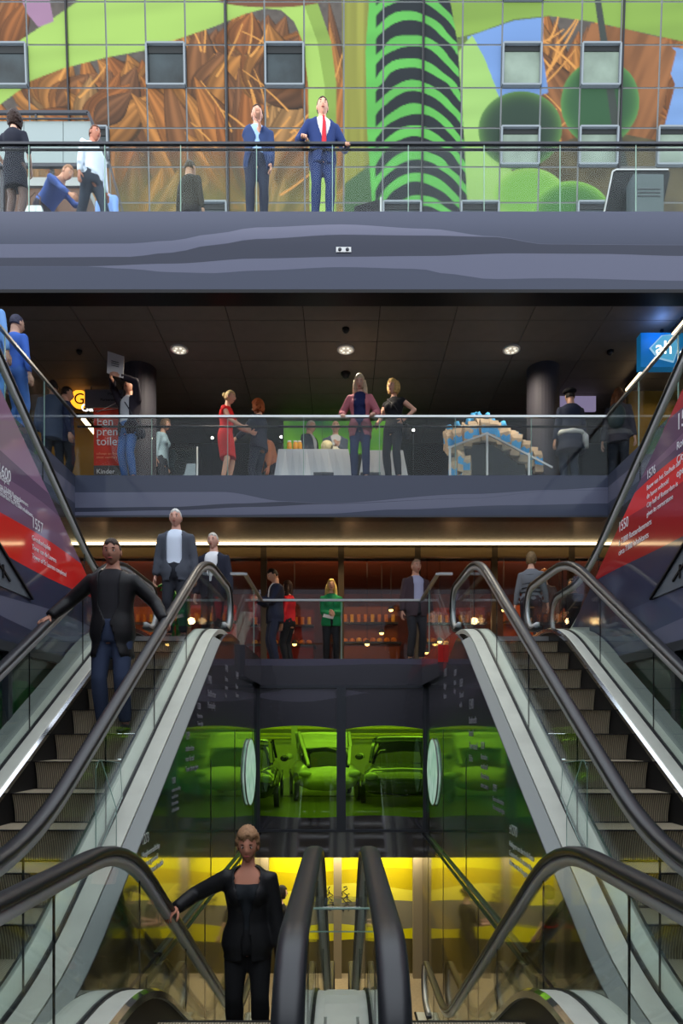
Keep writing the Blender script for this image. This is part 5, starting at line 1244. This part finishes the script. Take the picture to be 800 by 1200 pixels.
# tables with white cloths
M_LINEN = mat('white_linen', rgb(186, 190, 198), 0.8, bump=0.15, bscale=12)
def clothed_table(lab, xa, xb, y):
    r = thing('table', lab, 'table', ((xa + xb) / 2, y, ZB), None); w = (xb - xa) / 2
    for sx in (-1, 1):
        for sy in (0.05, 0.55): bx('leg', sx * (w - 0.12) - 0.02, sx * (w - 0.12) + 0.02, sy, sy + 0.04, 0, 0.70, M_STEEL, r)
    bx('tabletop', -w + 0.04, w - 0.04, 0.0, 0.66, 0.70, 0.73, M_WHITE, r)
    mb = MB(); n = 40; tops = []; vs = []; fs = []
    for k in range(n):
        a = k / n * 4
        s = int(a); f = a - s
        x, yy = [(-w + 2 * w * f, 0), (w, 0.7 * f), (w - 2 * w * f, 0.7), (-w, 0.7 * (1 - f))][s]
        fl = 0.03 * (1 + sin(k * 2.1)); cx, cy = (x, yy - 0.35)
        vs += [(x, yy, 0.742), (x * (1 + (0.06 + fl) / w), 0.35 + cy * (1 + (0.06 + fl) / 0.35), 0.06)]
    vs = vs + [(0, 0.35, 0.742)]
    for k in range(n):
        j = (k + 1) % n; fs += [(2 * k, 2 * j, 2 * j + 1, 2 * k + 1), (2 * n, 2 * j, 2 * k)]
    mb.add(vs, fs); o = mb.build('tablecloth', M_LINEN, r); sm_ = o.modifiers.new('t', 'SOLIDIFY'); sm_.thickness = 0.004
    return r
T1 = clothed_table('long table under a white cloth with juice jars on it', PX(326, 12.05), PX(408, 12.05), 12.05)
T2 = clothed_table('smaller table under a white cloth beside the blonde women', PX(425, 12.1), PX(472, 12.1), 12.1)
tz = ZB + 0.745
for i, px in enumerate((339, 346, 351)):
    r = thing('juice_jar', 'tall jar of orange juice, %s of three on the white table' % ('leftmost', 'middle', 'rightmost')[i], 'jar', (PX(px, 12.2), 12.2, tz), 'juice jars')
    MB().tube([(0, 0, 0), (0, 0, 0.15), (0, 0, 0.18)], [0.045, 0.045, 0.03], 14).build('juice', mat('orange_juice', rgb(232, 160, 30), 0.2, coat=1), r); MB().cyl((0, 0, 0.181), 0.032, 0.02, 14).build('lid', M_WHITE, r)
for i, px in enumerate((332, 357, 361, 366)):
    r = thing('drinking_glass', 'small clear drinking glass, %s' % ('left of the juice jars', 'first right of the juice jars', 'second right of the juice jars', 'third right of the juice jars')[i], 'glass', (PX(px, 12.15), 12.15, tz), 'drinking glasses on the white table')
    MB().tube([(0, 0, 0), (0, 0, 0.10)], [0.025, 0.033], 12, 0, False).build('glass_wall', M_ACRYL, r); MB().cyl((0, 0, 0), 0.024, 0.006, 12).build('glass_base', M_ACRYL, r)
ch = thing('cheese_display', 'cut wheel of pale cheese with a yellow rind lying on the white table', 'cheese', (PX(383, 12.25), 12.25, tz), None)
MB().tube([(0, -0.05, 0.11), (0, 0.05, 0.11)], 0.11, 24).build('wheel', mat('cheese_pale', rgb(216, 204, 160), 0.6, noise=0.4, nscale=30), ch)
MB().prism([(0.06, 0.001), (0.36, 0.001), (0.08, 0.14)], -0.05, 0.05, 'y').build('wedge', mat('cheese_cream', rgb(232, 224, 196), 0.6), ch)
for (px, w) in ((379, 0.17), (434, 0.17)):
    r = thing('equipment_case', 'black equipment case %s' % ('in front of the long white table' if px < 400 else 'in front of the smaller white table'), 'case', (PX(px, 11.86), 11.86, ZB), None)
    bx('shell', -w, w, 0, 0.12, 0, 0.22, BLACKP, r); bx('lid', -w - 0.005, w + 0.005, -0.005, 0.125, 0.22, 0.26, M_FRAME, r); MB().tube([(-0.05, 0.06, 0.26), (-0.05, 0.06, 0.29), (0.05, 0.06, 0.29), (0.05, 0.06, 0.26)], 0.007, 6).build('handle', M_STEEL, r)
# display stand of paper bags
bt = 11.75
ds = thing('display_stand', 'white framed glass stand with sloping sides holding paper bags', 'stand', (PX(575, bt), bt, ZB), None, 0, True)
def q(px, py, d=0.0): return (PX(px, bt), bt + d, PZ(py, bt))
for a, b in (((527, 560), (527, 523)), ((570.5, 560), (570.5, 507)), ((619.5, 560), (619.5, 531))):
    A = q(*a); A = (A[0], A[1], ZB); MB().bar(A, q(*b), 0.035).build('post', M_WHITE, ds)
for a, b in (((525, 525), (570.5, 508)), ((570.5, 508), (647, 548))):
    MB().bar(q(*a), q(*b), 0.03).build('sloping_rail', M_WHITE, ds)
for a, b, c, d in (((529, 560), (568, 560), (568, 511), (529, 525)), ((573, 560), (617, 560), (617, 532), (573, 511))):
    pg = [(PX(x, bt), max(ZB, PZ(y, bt))) for x, y in (a, b, c, d)]; MB().prism(pg, bt + 0.0, bt + 0.01, 'y').build('glass_pane', M_GLASSF, ds)
bx('shelf', PX(527, bt), PX(647, bt), bt + 0.06, bt + 0.75, ZB + 0.02, ZB + 0.06, BLACKP, ds)
for px_, py_ in ((545, 545), (590, 545)): pass
M_KRAFT = mat('kraft_paper', rgb(196, 170, 142), 0.8, noise=0.15, nscale=12); M_BAGB = mat('bag_blue', rgb(70, 160, 220), 0.7)
w, d, h = 0.075, 0.05, 0.38
kb = MB(); kb.add([(-w, -d, 0), (w, -d, 0), (w, d, 0), (-w, d, 0), (-w, -d, h * .8), (w, -d, h * .8), (w, d, h * .8), (-w, d, h * .8), (-w, -d * .35, h), (w * .96, -d * .3, h * 1.02), (w, d * .3, h), (-w * .95, d * .35, h * 1.03), (-w * .85, 0, h * .55), (w * .85, 0, h * .55)],
    [(0, 3, 2, 1), (0, 1, 5, 4), (2, 3, 7, 6), (4, 5, 9, 8), (6, 7, 11, 10), (0, 4, 12), (4, 8, 12), (8, 11, 12), (11, 7, 12), (7, 3, 12), (3, 0, 12), (1, 13, 5), (5, 13, 9), (9, 13, 10), (10, 13, 6), (6, 13, 2), (2, 13, 1)])
kbm = kb.mesh('bag_body', M_KRAFT)
sbm = MB().add([(-w * .99, -d - .002, h * .35), (w * .99, -d - .002, h * .30), (w * .99, -d - .002, h * .66), (w * .3, -d - .002, h * .60), (-w * .3, -d - .002, h * .72), (-w * .99, -d - .002, h * .62), (-w * .99, -d - .0005, h * .35), (w * .99, -d - .0005, h * .30), (w * .99, -d - .0005, h * .66), (-w * .99, -d - .0005, h * .62)], [(0, 1, 2, 3, 4, 5)]).mesh('bag_print', M_BAGB)
gp = MB().ellipsoid((0, 0, h + 0.03), (0.06, 0.05, 0.07), None, 10, 7, fn=lambda d_: Vector((d_.x * .06, d_.y * .05, d_.z * .07)) * (1 + .25 * sin(9 * d_.x + 5 * d_.z) * cos(8 * d_.y))).mesh('bag_tissue', M_BAGB)
rb = random.Random(9); nb = 0
ORD = ['first', 'second', 'third', 'fourth', 'fifth', 'sixth', 'seventh', 'eighth', 'ninth', 'tenth', 'eleventh', 'twelfth', 'thirteenth', 'fourteenth', 'fifteenth', 'sixteenth']
for row in range(4):
    x = PX(531, bt); col_ = -1
    while x < PX(636 - 7 * row, bt):
        px = 400 + x * 800 / bt
        base = PZ(interp([(525, 524), (570, 508), (648, 549)], px), bt) - 0.02 + row * 0.085
        if base < ZB + 0.1: base = ZB + 0.1
        y = bt + 0.14 + row * 0.15
        col_ += 1
        r = thing('paper_bag', 'brown paper bag, %s from the left in the %s row of the heap' % (ORD[col_], ('front', 'second', 'third', 'rearmost')[row]), 'bag', (x, y, base - 0.06), 'paper bags heaped on the stand', rb.uniform(-0.3, 0.3))
        r.rotation_euler = (rb.uniform(-.12, .05), rb.uniform(-.2, .2), rb.uniform(-.4, .4))
        link('bag_body', kbm, r); link('blue_print', sbm, r)
        if row >= 2 and rb.random() < 0.5: link('tissue', gp, r)
        nb += 1; x += rb.uniform(0.125, 0.155)
for k in range(5):
    r = thing('paper_bag', 'brown paper bag inside the left end of the glass stand, %s from the left' % ORD[k], 'bag', (PX(532 + 4 * k, bt), bt + 0.12 + 0.05 * (k % 2), ZB + 0.06 + 0.10 * (k % 3)), 'paper bags inside the stand', rb.uniform(-.5, .5)); link('bag_body', kbm, r); link('blue_print', sbm, r)
# ceiling cameras and detectors
for lab, px, py, rr_ in (('black dome camera under the dark tiled ceiling', 405, 437, 0.09), ('small detector on the ceiling near the middle downlight', 405, 385, 0.06), ('small sprinkler spot on the left of the dark ceiling', 93, 411, 0.05), ('small sprinkler spot on the right of the dark ceiling', 715, 411, 0.06)):
    t = 800 * (ZBC - EYE) / (855 - py); r = thing('ceiling_fitting', lab, 'detector', (PX(px, t), t, ZBC), None)
    MB().cyl((0, 0, -0.03), rr_, 0.03, 20).build('base', M_DARK, r); MB().ellipsoid((0, 0, -0.035), (rr_ * .8, rr_ * .8, rr_ * .8), None, 14, 8).build('dome', M_RUBBER, r)
so = thing('wall_socket', 'white double socket on the striped fascia of the upper gallery', 'socket', (PX(402.5, TA), TA, PZ(293, TA)), None)
bx('plate', -0.11, 0.11, -0.012, -0.001, -0.037, 0.037, M_WHITE, so)
for k in (-0.055, 0.055): MB().tube([(k, -0.016, 0), (k, -0.012, 0)], 0.026, 14).build('outlet', M_FRAME, so)

# ------------------------------------------------------------------ upper gallery furniture
kt = 10.6
kk = thing('information_kiosk', 'dark tilted screen kiosk with a grey box, at the right end of the upper gallery', 'kiosk', (PX(750, kt), kt, ZA), None, 0, True)
def kq(px, py, d): return (PX(px, kt), kt + d, PZ(py, kt))
scr = [(709, 262), (778, 262), (789, 196), (786, 194), (724, 194), (720, 196)]
mb = MB(); f = [kq(x, y, 0.25 if y > 220 else 0.1) for x, y in scr]; b = [(p_[0], p_[1] + 0.08, p_[2]) for p_ in f]; n_ = len(scr)
mb.add(f + b, [tuple(range(n_)), tuple(range(n_, 2 * n_))] + [(i, (i + 1) % n_, n_ + (i + 1) % n_, n_ + i) for i in range(n_)]); mb.build('screen_back', mat('kiosk_dark', rgb(20, 26, 28), 0.4), kk)
for a_, b_ in (((709, 262), (720, 196)), ((720, 196), (724, 193.5)), ((724, 193.5), (786, 193.5))): MB().bar(kq(*a_, 0.24 if a_[1] > 220 else 0.09), kq(*b_, 0.09), 0.022).build('frame_edge', M_STEEL, kk)
MB().box(PX(736, kt), PX(771, kt), kt - 0.18, kt + 0.08, ZA, PZ(215, kt)).build('plinth_box', mat('kiosk_grey', rgb(76, 88, 92), 0.5), kk)
for i in range(3): MB().box(PX(741, kt), PX(767, kt), kt - 0.186, kt - 0.181, PZ(233 + 4 * i, kt), PZ(232 + 4 * i, kt)).build('vent_slot', M_FRAME, kk)
lp = thing('black_floor_screen', 'black wedge shaped floor monitor on the upper gallery beside the banded stalk', 'monitor', (PX(430, 10.5), 10.5, ZA), None, 0, True)
MB().prism([(PX(413, 10.5), ZA), (PX(446, 10.5), ZA), (PX(446, 10.5), PZ(233, 10.5)), (PX(415, 10.5), PZ(242, 10.5))], 10.5, 10.8, 'y').build('housing', BLACKP, lp); MB().box(PX(445, 10.5), PX(447, 10.5), 10.48, 10.82, ZA, PZ(232, 10.5)).build('side_edge', M_STEEL, lp)
# grey stall with a dark framed top on the left of the upper gallery
stt = 11.9
sl = thing('market_stall', 'grey boarded stall with a dark framed sloping top, left on the upper gallery', 'stall', (PX(60, stt), stt, ZA), None, 0, True)
def sq(px, py, d=0.0): return (PX(px, stt), stt + d, PZ(py, stt))
for k, (a_, b_) in enumerate(((-30, 28), (28, 74), (74, 106))):
    ins = 8 if k == 2 else 0
    MB().prism([(PX(a_ + .4, stt), PZ(195, stt)), (PX(b_ + ins - .4, stt), PZ(195, stt)), (PX(b_ - .4, stt), PZ(142, stt)), (PX(a_ + .4, stt), PZ(142, stt))], stt, stt + 0.05, 'y').build('board', mat('stall_grey', rgb(132, 146, 148), 0.5), sl)
for a_, b_, w_ in (((-30, 134), (104, 134), 0.05), ((104, 134), (128, 190), 0.05), ((-30, 141), (104, 141), 0.02), ((-30, 196), (122, 196), 0.06), ((43, 134), (43, 142), 0.03), ((128, 190), (148, 262), 0.03)): MB().bar(sq(*a_, -0.03), sq(*b_, -0.03), w_).build('frame_bar', M_FRAME, sl)
for px in (2, 60, 118): MB().box(PX(px, stt) - 0.03, PX(px, stt) + 0.03, stt, stt + 0.06, ZA, PZ(196, stt)).build('stall_post', M_FRAME, sl)
MB().box(PX(-20, stt), PX(98, stt), stt + 0.1, stt + 0.5, ZA, PZ(215, stt)).build('stall_counter', mat('stall_wood', rgb(88, 66, 54), 0.6), sl)
MB().box(PX(-20, stt), PX(98, stt), stt + 0.05, stt + 0.55, PZ(215, stt) + 0.002, PZ(205, stt)).build('stall_shelf', mat('stall_pale', rgb(150, 156, 156), 0.5), sl)
hb = thing('handbag', 'white handbag standing by the feet of the woman in the dark dress', 'bag', (PX(41, 10.2), 10.2, ZA), None)
MB().add([(-.17, -.06, 0), (.17, -.06, 0), (.17, .06, 0), (-.17, .06, 0), (-.10, -.03, .22), (.10, -.03, .22), (.10, .03, .22), (-.10, .03, .22)], [(0, 3, 2, 1), (4, 5, 6, 7), (0, 1, 5, 4), (1, 2, 6, 5), (2, 3, 7, 6), (3, 0, 4, 7)]).build('bag_body', mat('bag_white', rgb(200, 210, 210), 0.5), hb)
MB().tube([(-.07, 0, .22), (-.08, 0, .36), (0, 0, .44), (.08, 0, .36), (.07, 0, .22)], 0.010, 6).build('handle', mat('bag_brown', rgb(90, 66, 50), 0.5), hb)

# ------------------------------------------------------------------ the people
R_ = math.radians
NAVY = (30, 36, 58); BLK = (24, 24, 28); JEANS = (52, 72, 104); DARK = (34, 34, 40)
# upper gallery
person('woman in a short dark dress seen from behind, curly dark hair', 17, 10.28, ZA, 1.70, R_(172), True, (206, 166, 146), ('curly', 46, 30, 26), dict(shirt=(26, 30, 44), sleeve=0.6), dict(kind='dress', c=(26, 28, 42), hem=0.60, tights=(92, 74, 70)), hands=((0.22, -0.14, 1.02), (-0.16, -0.18, 1.0)), shoes=(30, 26, 26))
person('person in a white top and dark trousers walking past the stall', 108, 10.55, ZA, 1.70, R_(60), False, (176, 120, 100), ('short', 96, 60, 44), dict(shirt=(214, 226, 240)), dict(c=(34, 44, 60)), feet=((0.09, -0.28, 0.0), (-0.09, 0.28, 0.03)), lean=0.06)
person('person in a blue shirt bending over in front of the stall', 50, 11.1, ZA, 1.66, R_(70), False, (200, 150, 124), ('short', 150, 110, 80), dict(shirt=(70, 98, 168)), dict(c=(60, 56, 66)), lean=0.85, head=(0, -0.3), hands=((0.15, -0.72, 0.9), (-0.15, -0.74, 0.86)))
person('person in a pale blue shirt leaning by the slanting frame of the stall', 134, 11.55, ZA, 1.60, R_(-20), False, (200, 150, 124), ('short', 120, 96, 80), dict(shirt=(120, 156, 216)), dict(c=(86, 120, 190)), lean=0.5, head=(0, 0.2))
person('person in dark brown clothes standing back on the upper gallery', 222, 11.2, ZA, 1.74, R_(150), False, (150, 120, 96), ('short', 60, 54, 40), dict(shirt=(46, 46, 40)), dict(c=(38, 38, 38)))
person('man in an open blue jacket with his hand raised to his chin', 301, 10.32, ZA, 1.80, R_(8), False, (214, 164, 142), ('short', 50, 38, 32), dict(shirt=(150, 186, 232), jacket=(44, 62, 104), vee=0.20, gape=0.28, button=0.30), dict(c=(30, 38, 60)), hands=((0.20, -0.10, 0.82), (0.02, -0.20, 1.42)), palms=(None, (0, 0.9, 0.3)), curl=(0.5, 1.0), shoes=(24, 22, 22))
person('man in a navy suit and red tie holding the rail with both hands', 377.5, 10.26, ZA, 1.86, R_(12), False, (220, 168, 144), ('short', 70, 52, 40), dict(shirt=(226, 228, 236), jacket=(36, 54, 104), tie=(190, 30, 48), vee=0.13, gape=0.06, button=0.16), dict(c=(34, 50, 96)), hands=((0.31, -0.20, 1.01), (-0.31, -0.20, 1.01)), palms=((0, 0, -1), (0, 0, -1)), curl=(1.0, 1.0), head=(-0.1, 0.05), shoes=(24, 22, 22))
# first gallery
person('man in a blue shirt walking on the left side of the first gallery', 30, 9.9, ZB, 1.80, R_(150), False, (190, 150, 130), ('short', 60, 60, 80), dict(shirt=(64, 104, 190)), dict(c=(70, 110, 180)), x=-4.72)
person('person in a pale blue shirt at the left edge of the picture', 5, 9.3, ZB, 1.80, R_(160), False, (190, 150, 130), ('short', 40, 40, 66), dict(shirt=(120, 166, 226)), dict(c=(90, 140, 210)), x=-4.78)
person('person in a grey blue coat in the dark group on the left', 62, 11.75, ZB, 1.80, R_(200), False, (190, 150, 130), ('short', 46, 40, 40), dict(jacket=(66, 78, 100), closed=True, hem=-0.2), dict(c=(34, 40, 50)))
person('man in a dark jacket beside the round orange sign', 77, 11.9, ZB, 1.76, R_(120), False, (206, 160, 138), ('short', 60, 48, 42), dict(jacket=(38, 46, 74), closed=True, hem=-0.2), dict(c=(28, 34, 44)))
def flyer(c):
    P = c['arm'][0][2]; k = c['k']
    mb = MB(); mb.obox(Vector((0.02, -0.34, 1.86)) * k, (0.13 * k, 0.05 * k, -0.05 * k), (0.0, 0.003, 0.003), (-0.02 * k, 0.03 * k, 0.20 * k)); mb.build('paper_sheet', mat('paper', rgb(214, 208, 206), 0.7), c['root'])
    mb = MB()
    for j in range(4): mb.obox(Vector((0.02, -0.349, 1.80 + 0.035 * j)) * k, (0.06 * k, 0.022 * k, -0.02 * k), (0.0, 0.002, 0.002), (0, 0.001, 0.005 * k))
    mb.build('printed_lines', M_FRAME, c['root'])
person('man in jeans and a dark jacket holding up a white sheet of paper', 151, 11.65, ZB, 1.74, R_(-25), False, (214, 160, 136), ('short', 70, 50, 40), dict(shirt=(190, 192, 196), jacket=(40, 34, 44), vee=0.34, gape=0.4, button=0.0), dict(c=(62, 98, 156)), hands=((0.10, -0.32, 1.66), (-0.08, -0.32, 1.66)), head=(0.3, -0.35), palms=((-0.8, -0.3, 0), (0.8, -0.3, 0)), curl=(0.8, 0.8), extras=(flyer, shoulder_bag((40, 46, 60), 1, -0.1)))
person('person in a pale blue jumper walking behind the balustrade', 188, 12.9, ZB, 1.66, R_(80), True, (200, 156, 134), ('bob', 110, 86, 66), dict(shirt=(150, 178, 196)), dict(c=(46, 50, 60)), lean=0.12)
person('woman in a sleeveless red dress with a blonde bun', 264, 11.9, ZB, 1.68, R_(75), True, (216, 166, 142), ('bun', 206, 180, 130), dict(shirt=(214, 34, 38), sleeve=0.12), dict(kind='dress', c=(206, 40, 44), hem=0.52), hands=((0.20, -0.42, 1.05), (-0.12, -0.40, 1.02)), lean=0.10, shoes=(200, 176, 150))
person('woman with curly auburn hair in a dark coat, back half turned', 303, 12.35, ZB, 1.74, R_(-115), True, (206, 160, 138), ('curly', 150, 78, 40), dict(jacket=(28, 36, 56), closed=True, hem=-0.1), dict(c=(36, 44, 62)), hands=((0.2, -0.35, 1.05), (-0.24, -0.05, 0.82)))
person('tanned person bending behind the redhead', 322, 13.2, ZB, 1.62, R_(-60), False, (190, 120, 90), ('short', 120, 76, 50), dict(shirt=(176, 112, 82)), dict(c=(40, 44, 56)), lean=0.45)
person('man in a dark suit standing sideways before the green screen', 363, 13.2, ZB, 1.75, R_(60), False, (190, 150, 130), ('thin', 190, 186, 180), dict(shirt=(180, 186, 196), jacket=(34, 42, 56)), dict(c=(30, 36, 48)))
person('bald man in a grey suit with clasped hands before the green screen', 393, 13.2, ZB, 1.74, R_(5), False, (200, 160, 140), ('bald', 150, 140, 130), dict(shirt=(206, 210, 216), jacket=(84, 96, 116), vee=0.10, button=0.14), dict(c=(44, 50, 64)), hands=((0.03, -0.24, 1.20), (-0.03, -0.24, 1.18)), palms=((-1, 0.3, 0), (1, 0.3, 0)), curl=(0.9, 0.9))
person('blonde woman in a pink cardigan leaning on the balustrade', 422, 11.6, ZB, 1.76, R_(-6), True, (214, 170, 150), ('long', 222, 204, 172), dict(shirt=(34, 42, 84), jacket=(184, 112, 124), vee=0.26, gape=0.35, button=0.0, hem=-0.2), dict(c=(40, 52, 88)), hands=((0.24, -0.26, 1.02), (-0.27, -0.26, 1.02)), palms=((0, 0, -1), (0, 0, -1)), curl=(0.9, 0.9), lean=0.16, head=(0, 0.32))
person('woman with wavy blonde hair in a sleeveless black top, hand on hip', 461, 11.66, ZB, 1.74, R_(-32), True, (218, 168, 144), ('wavy', 222, 186, 120), dict(shirt=(28, 28, 32), sleeve=0.12), dict(c=(30, 34, 44)), hands=((0.20, -0.02, 1.03), (-0.20, -0.24, 0.95)), elbows=((1, 0.5, 0), None), head=(-0.12, 0.05), curl=(1.1, 0.7), extras=(shoulder_bag((22, 22, 24), 1, -0.10, (0.07, 0.10, 0.13)),))
def beret(c):
    k = c['k']; mb = MB(); mb.ellipsoid(c['hc'] + c['hR'] @ Vector((0.01, 0.02, 0.085)) * k, (0.115 * k, 0.13 * k, 0.055 * k), c['hR'] @ Matrix.Rotation(-0.15, 3, 'X'), 20, 12); mb.build('beret', cloth(30, 30, 34), c['root'])
def tied(c):
    k, T = c['k'], c['T']; mb = MB(); pts = [T(0.02, 0.205 * cos(a), 0.15 * sin(a)) for a in [0.2 + 2 * pi * i / 20 for i in range(21)]]; mb.tube(pts, [0.045 * k * (1 + .2 * sin(i * 2)) for i in range(21)], 8); mb.tube([T(0.10, 0.19, 0.1), T(0.36, -0.20, 0.16)][:0] or [T(0.02, -0.20, 0.05), T(-0.05, -0.23, 0.09), T(-0.25, -0.24, 0.12)], [0.05 * k, 0.06 * k, 0.04 * k], 8); mb.build('tied_jacket', cloth(206, 206, 200), c['root'])
person('man in a dark beret and dark coat, a pale jacket tied at his waist', 668, 11.95, ZB, 1.74, R_(185), False, (190, 150, 130), ('short', 40, 36, 34), dict(jacket=(38, 44, 62), closed=True, hem=-0.3, flare=0.15), dict(c=(34, 42, 60)), extras=(beret, tied))
person('person with long brown hair and a dark backpack by the right shop', 722, 11.9, ZB, 1.74, R_(150), True, (200, 156, 134), ('long', 96, 58, 34), dict(jacket=(58, 56, 66), closed=True), dict(c=(40, 44, 54)), x=4.82, extras=(backpack((46, 60, 62)),))
# ground floor
zz = z_up(6.5)
person('man in a black leather jacket riding down the left escalator, hands on both rails', 130, 6.57, z_up(6.17) + 0.0, 1.86, R_(0), False, (168, 122, 102), ('short', 60, 46, 40), dict(shirt=(40, 40, 44), jacket=(26, 26, 28), vee=0.18, gape=0.3, button=0.05, hem=-0.26, rough=0.45), dict(c=(52, 62, 86)), x=-2.20, hands=((0.50, -0.12, 1.00), (-0.52, -0.14, 1.03)), palms=((0, 0, -1), (0, 0, -1)), curl=(1.0, 1.0), head=(0.1, 0.1), feet=((0.11, 0.02, 0), (-0.11, 0.05, 0)), elbows=((0.8, 0.8, -0.4), (-0.8, 0.8, -0.4)))
person('white haired man in grey jacket and pale shirt at the left escalator top', 205, 9.0, ZC, 1.72, R_(0), False, (200, 150, 132), ('short', 206, 204, 200), dict(shirt=(206, 216, 232), jacket=(72, 76, 86), vee=0.30, gape=0.3, button=0.0), dict(c=(40, 42, 50)), x=-2.18)
person('grey haired man in navy jacket and white shirt behind the left escalator', 250, 10.3, ZC, 1.78, R_(-10), False, (204, 156, 138), ('short', 190, 186, 180), dict(shirt=(222, 222, 226), jacket=(34, 36, 50), vee=0.14), dict(c=(34, 36, 46)), x=-1.93)
person('dark haired man in a navy suit looking down at his hands', 322, 12.7, ZC, 1.82, R_(-65), False, (206, 156, 132), ('short', 34, 26, 24), dict(shirt=(220, 222, 228), jacket=(36, 40, 60), vee=0.08), dict(c=(34, 38, 58)), hands=((0.06, -0.34, 1.18), (-0.06, -0.34, 1.18)), head=(0, 0.45), curl=(0.8, 0.8))
person('woman in a red top with long dark hair behind the man in the suit', 338, 13.0, ZC, 1.66, R_(-110), True, (206, 160, 138), ('long', 50, 30, 26), dict(shirt=(190, 26, 40)), dict(c=(26, 26, 30)))
person('blonde woman in a green jacket with folded hands holding paper', 388, 13.0, ZC, 1.68, R_(4), True, (222, 172, 146), ('long', 224, 190, 110), dict(shirt=(40, 140, 90), jacket=(28, 136, 84), vee=0.06, button=0.2, gape=0.0, hem=-0.12), dict(c=(22, 22, 26)), hands=((0.03, -0.24, 1.06), (-0.04, -0.24, 1.03)), palms=((-1, 0.2, 0), (1, 0.2, 0)), curl=(0.8, 0.8), extras=(lambda c: MB().obox(c['V'](-0.07, -0.27, 0.98), (0.10 * c['k'], 0, -0.02 * c['k']), (0, 0.004, 0), (0.01, 0, 0.03 * c['k'])).build('paper', mat('paper', rgb(214, 208, 206), 0.7), c['root']),))
person('grey haired man in a pale shirt and dark trousers on the right of the well', 487, 12.05, ZC, 1.82, R_(20), False, (190, 140, 120), ('short', 150, 120, 100), dict(shirt=(150, 150, 176), jacket=(58, 44, 50), vee=0.4, gape=0.1, button=0.05), dict(c=(36, 34, 40)))
person('person in a grey striped jumper seen from behind, right of the well', 622, 10.9, ZC, 1.66, R_(160), True, (196, 150, 128), ('bob', 120, 96, 66), dict(shirt=(104, 106, 112)), dict(c=(40, 36, 44)), extras=(lambda c: [MB().tube([c['T'](h, (0.155 + 0.02 * (h > 0.28)) * cos(a), 0.122 * sin(a)) for a in [2 * pi * i / 24 for i in range(25)]], 0.009, 5).build('stripe', cloth(50, 52, 58), c['root']) for h in (0.06, 0.13, 0.20, 0.27, 0.34, 0.41)],))
person('person with orange hair beyond the person in stripes', 638, 12.0, ZC, 1.64, R_(-40), True, (214, 160, 130), ('bob', 190, 104, 44), dict(shirt=(80, 60, 54)), dict(c=(40, 36, 40)))
person('person in black clothes standing beyond the right escalator', 671, 12.6, ZC, 1.60, R_(-50), False, (206, 156, 130), ('short', 50, 40, 34), dict(shirt=(34, 30, 32)), dict(c=(30, 28, 32)), hands=((0.1, -0.4, 1.0), (-0.1, -0.4, 1.0)))
# on the escalator from the lower hall, and in the lower hall
person('short haired woman in a black jacket riding up from the lower hall', 292, 5.12, z_down(5.20), 1.70, R_(2), True, (190, 130, 106), ('tousled', 158, 120, 88), dict(shirt=(30, 34, 38), neck=0.42, jacket=(22, 22, 24), vee=0.11, gape=0.08, button=0.16, hem=-0.16), dict(c=(24, 24, 26)), x=-0.70, hands=((0.25, -0.06, 0.84), (-0.52, -0.20, 1.20)), palms=(None, (0, 0, -1)), curl=(0.5, 1.0), head=(0, 0.06), voxel=0.018)
person('woman in a black dress with a red belt, far end of lower hall', 330, 11.4, ZE, 1.70, R_(120), True, (190, 150, 130), ('bob', 34, 26, 24), dict(shirt=(28, 26, 28), sleeve=0.4), dict(kind='dress', c=(28, 26, 28), hem=0.42, tights=(60, 50, 46)), x=-1.02, hands=((0.2, -0.2, 0.8), (-0.15, -0.25, 0.8)), extras=(lambda c: MB().tube([c['T'](0.15, 0.145 * cos(a), 0.115 * sin(a)) for a in [2 * pi * i / 20 for i in range(21)]], 0.02, 6).build('belt', cloth(190, 40, 30), c['root']),))
person('woman in a long black dress holding a phone, far end of the lower hall', 450, 11.4, ZE, 1.70, R_(-110), True, (190, 150, 130), ('bun', 60, 44, 36), dict(shirt=(28, 26, 28), sleeve=0.5), dict(kind='dress', c=(26, 24, 26), hem=0.35, tights=(50, 44, 42)), x=0.70, hands=((0.1, -0.35, 1.1), (-0.1, -0.35, 1.1)))
flush()
solid_text()
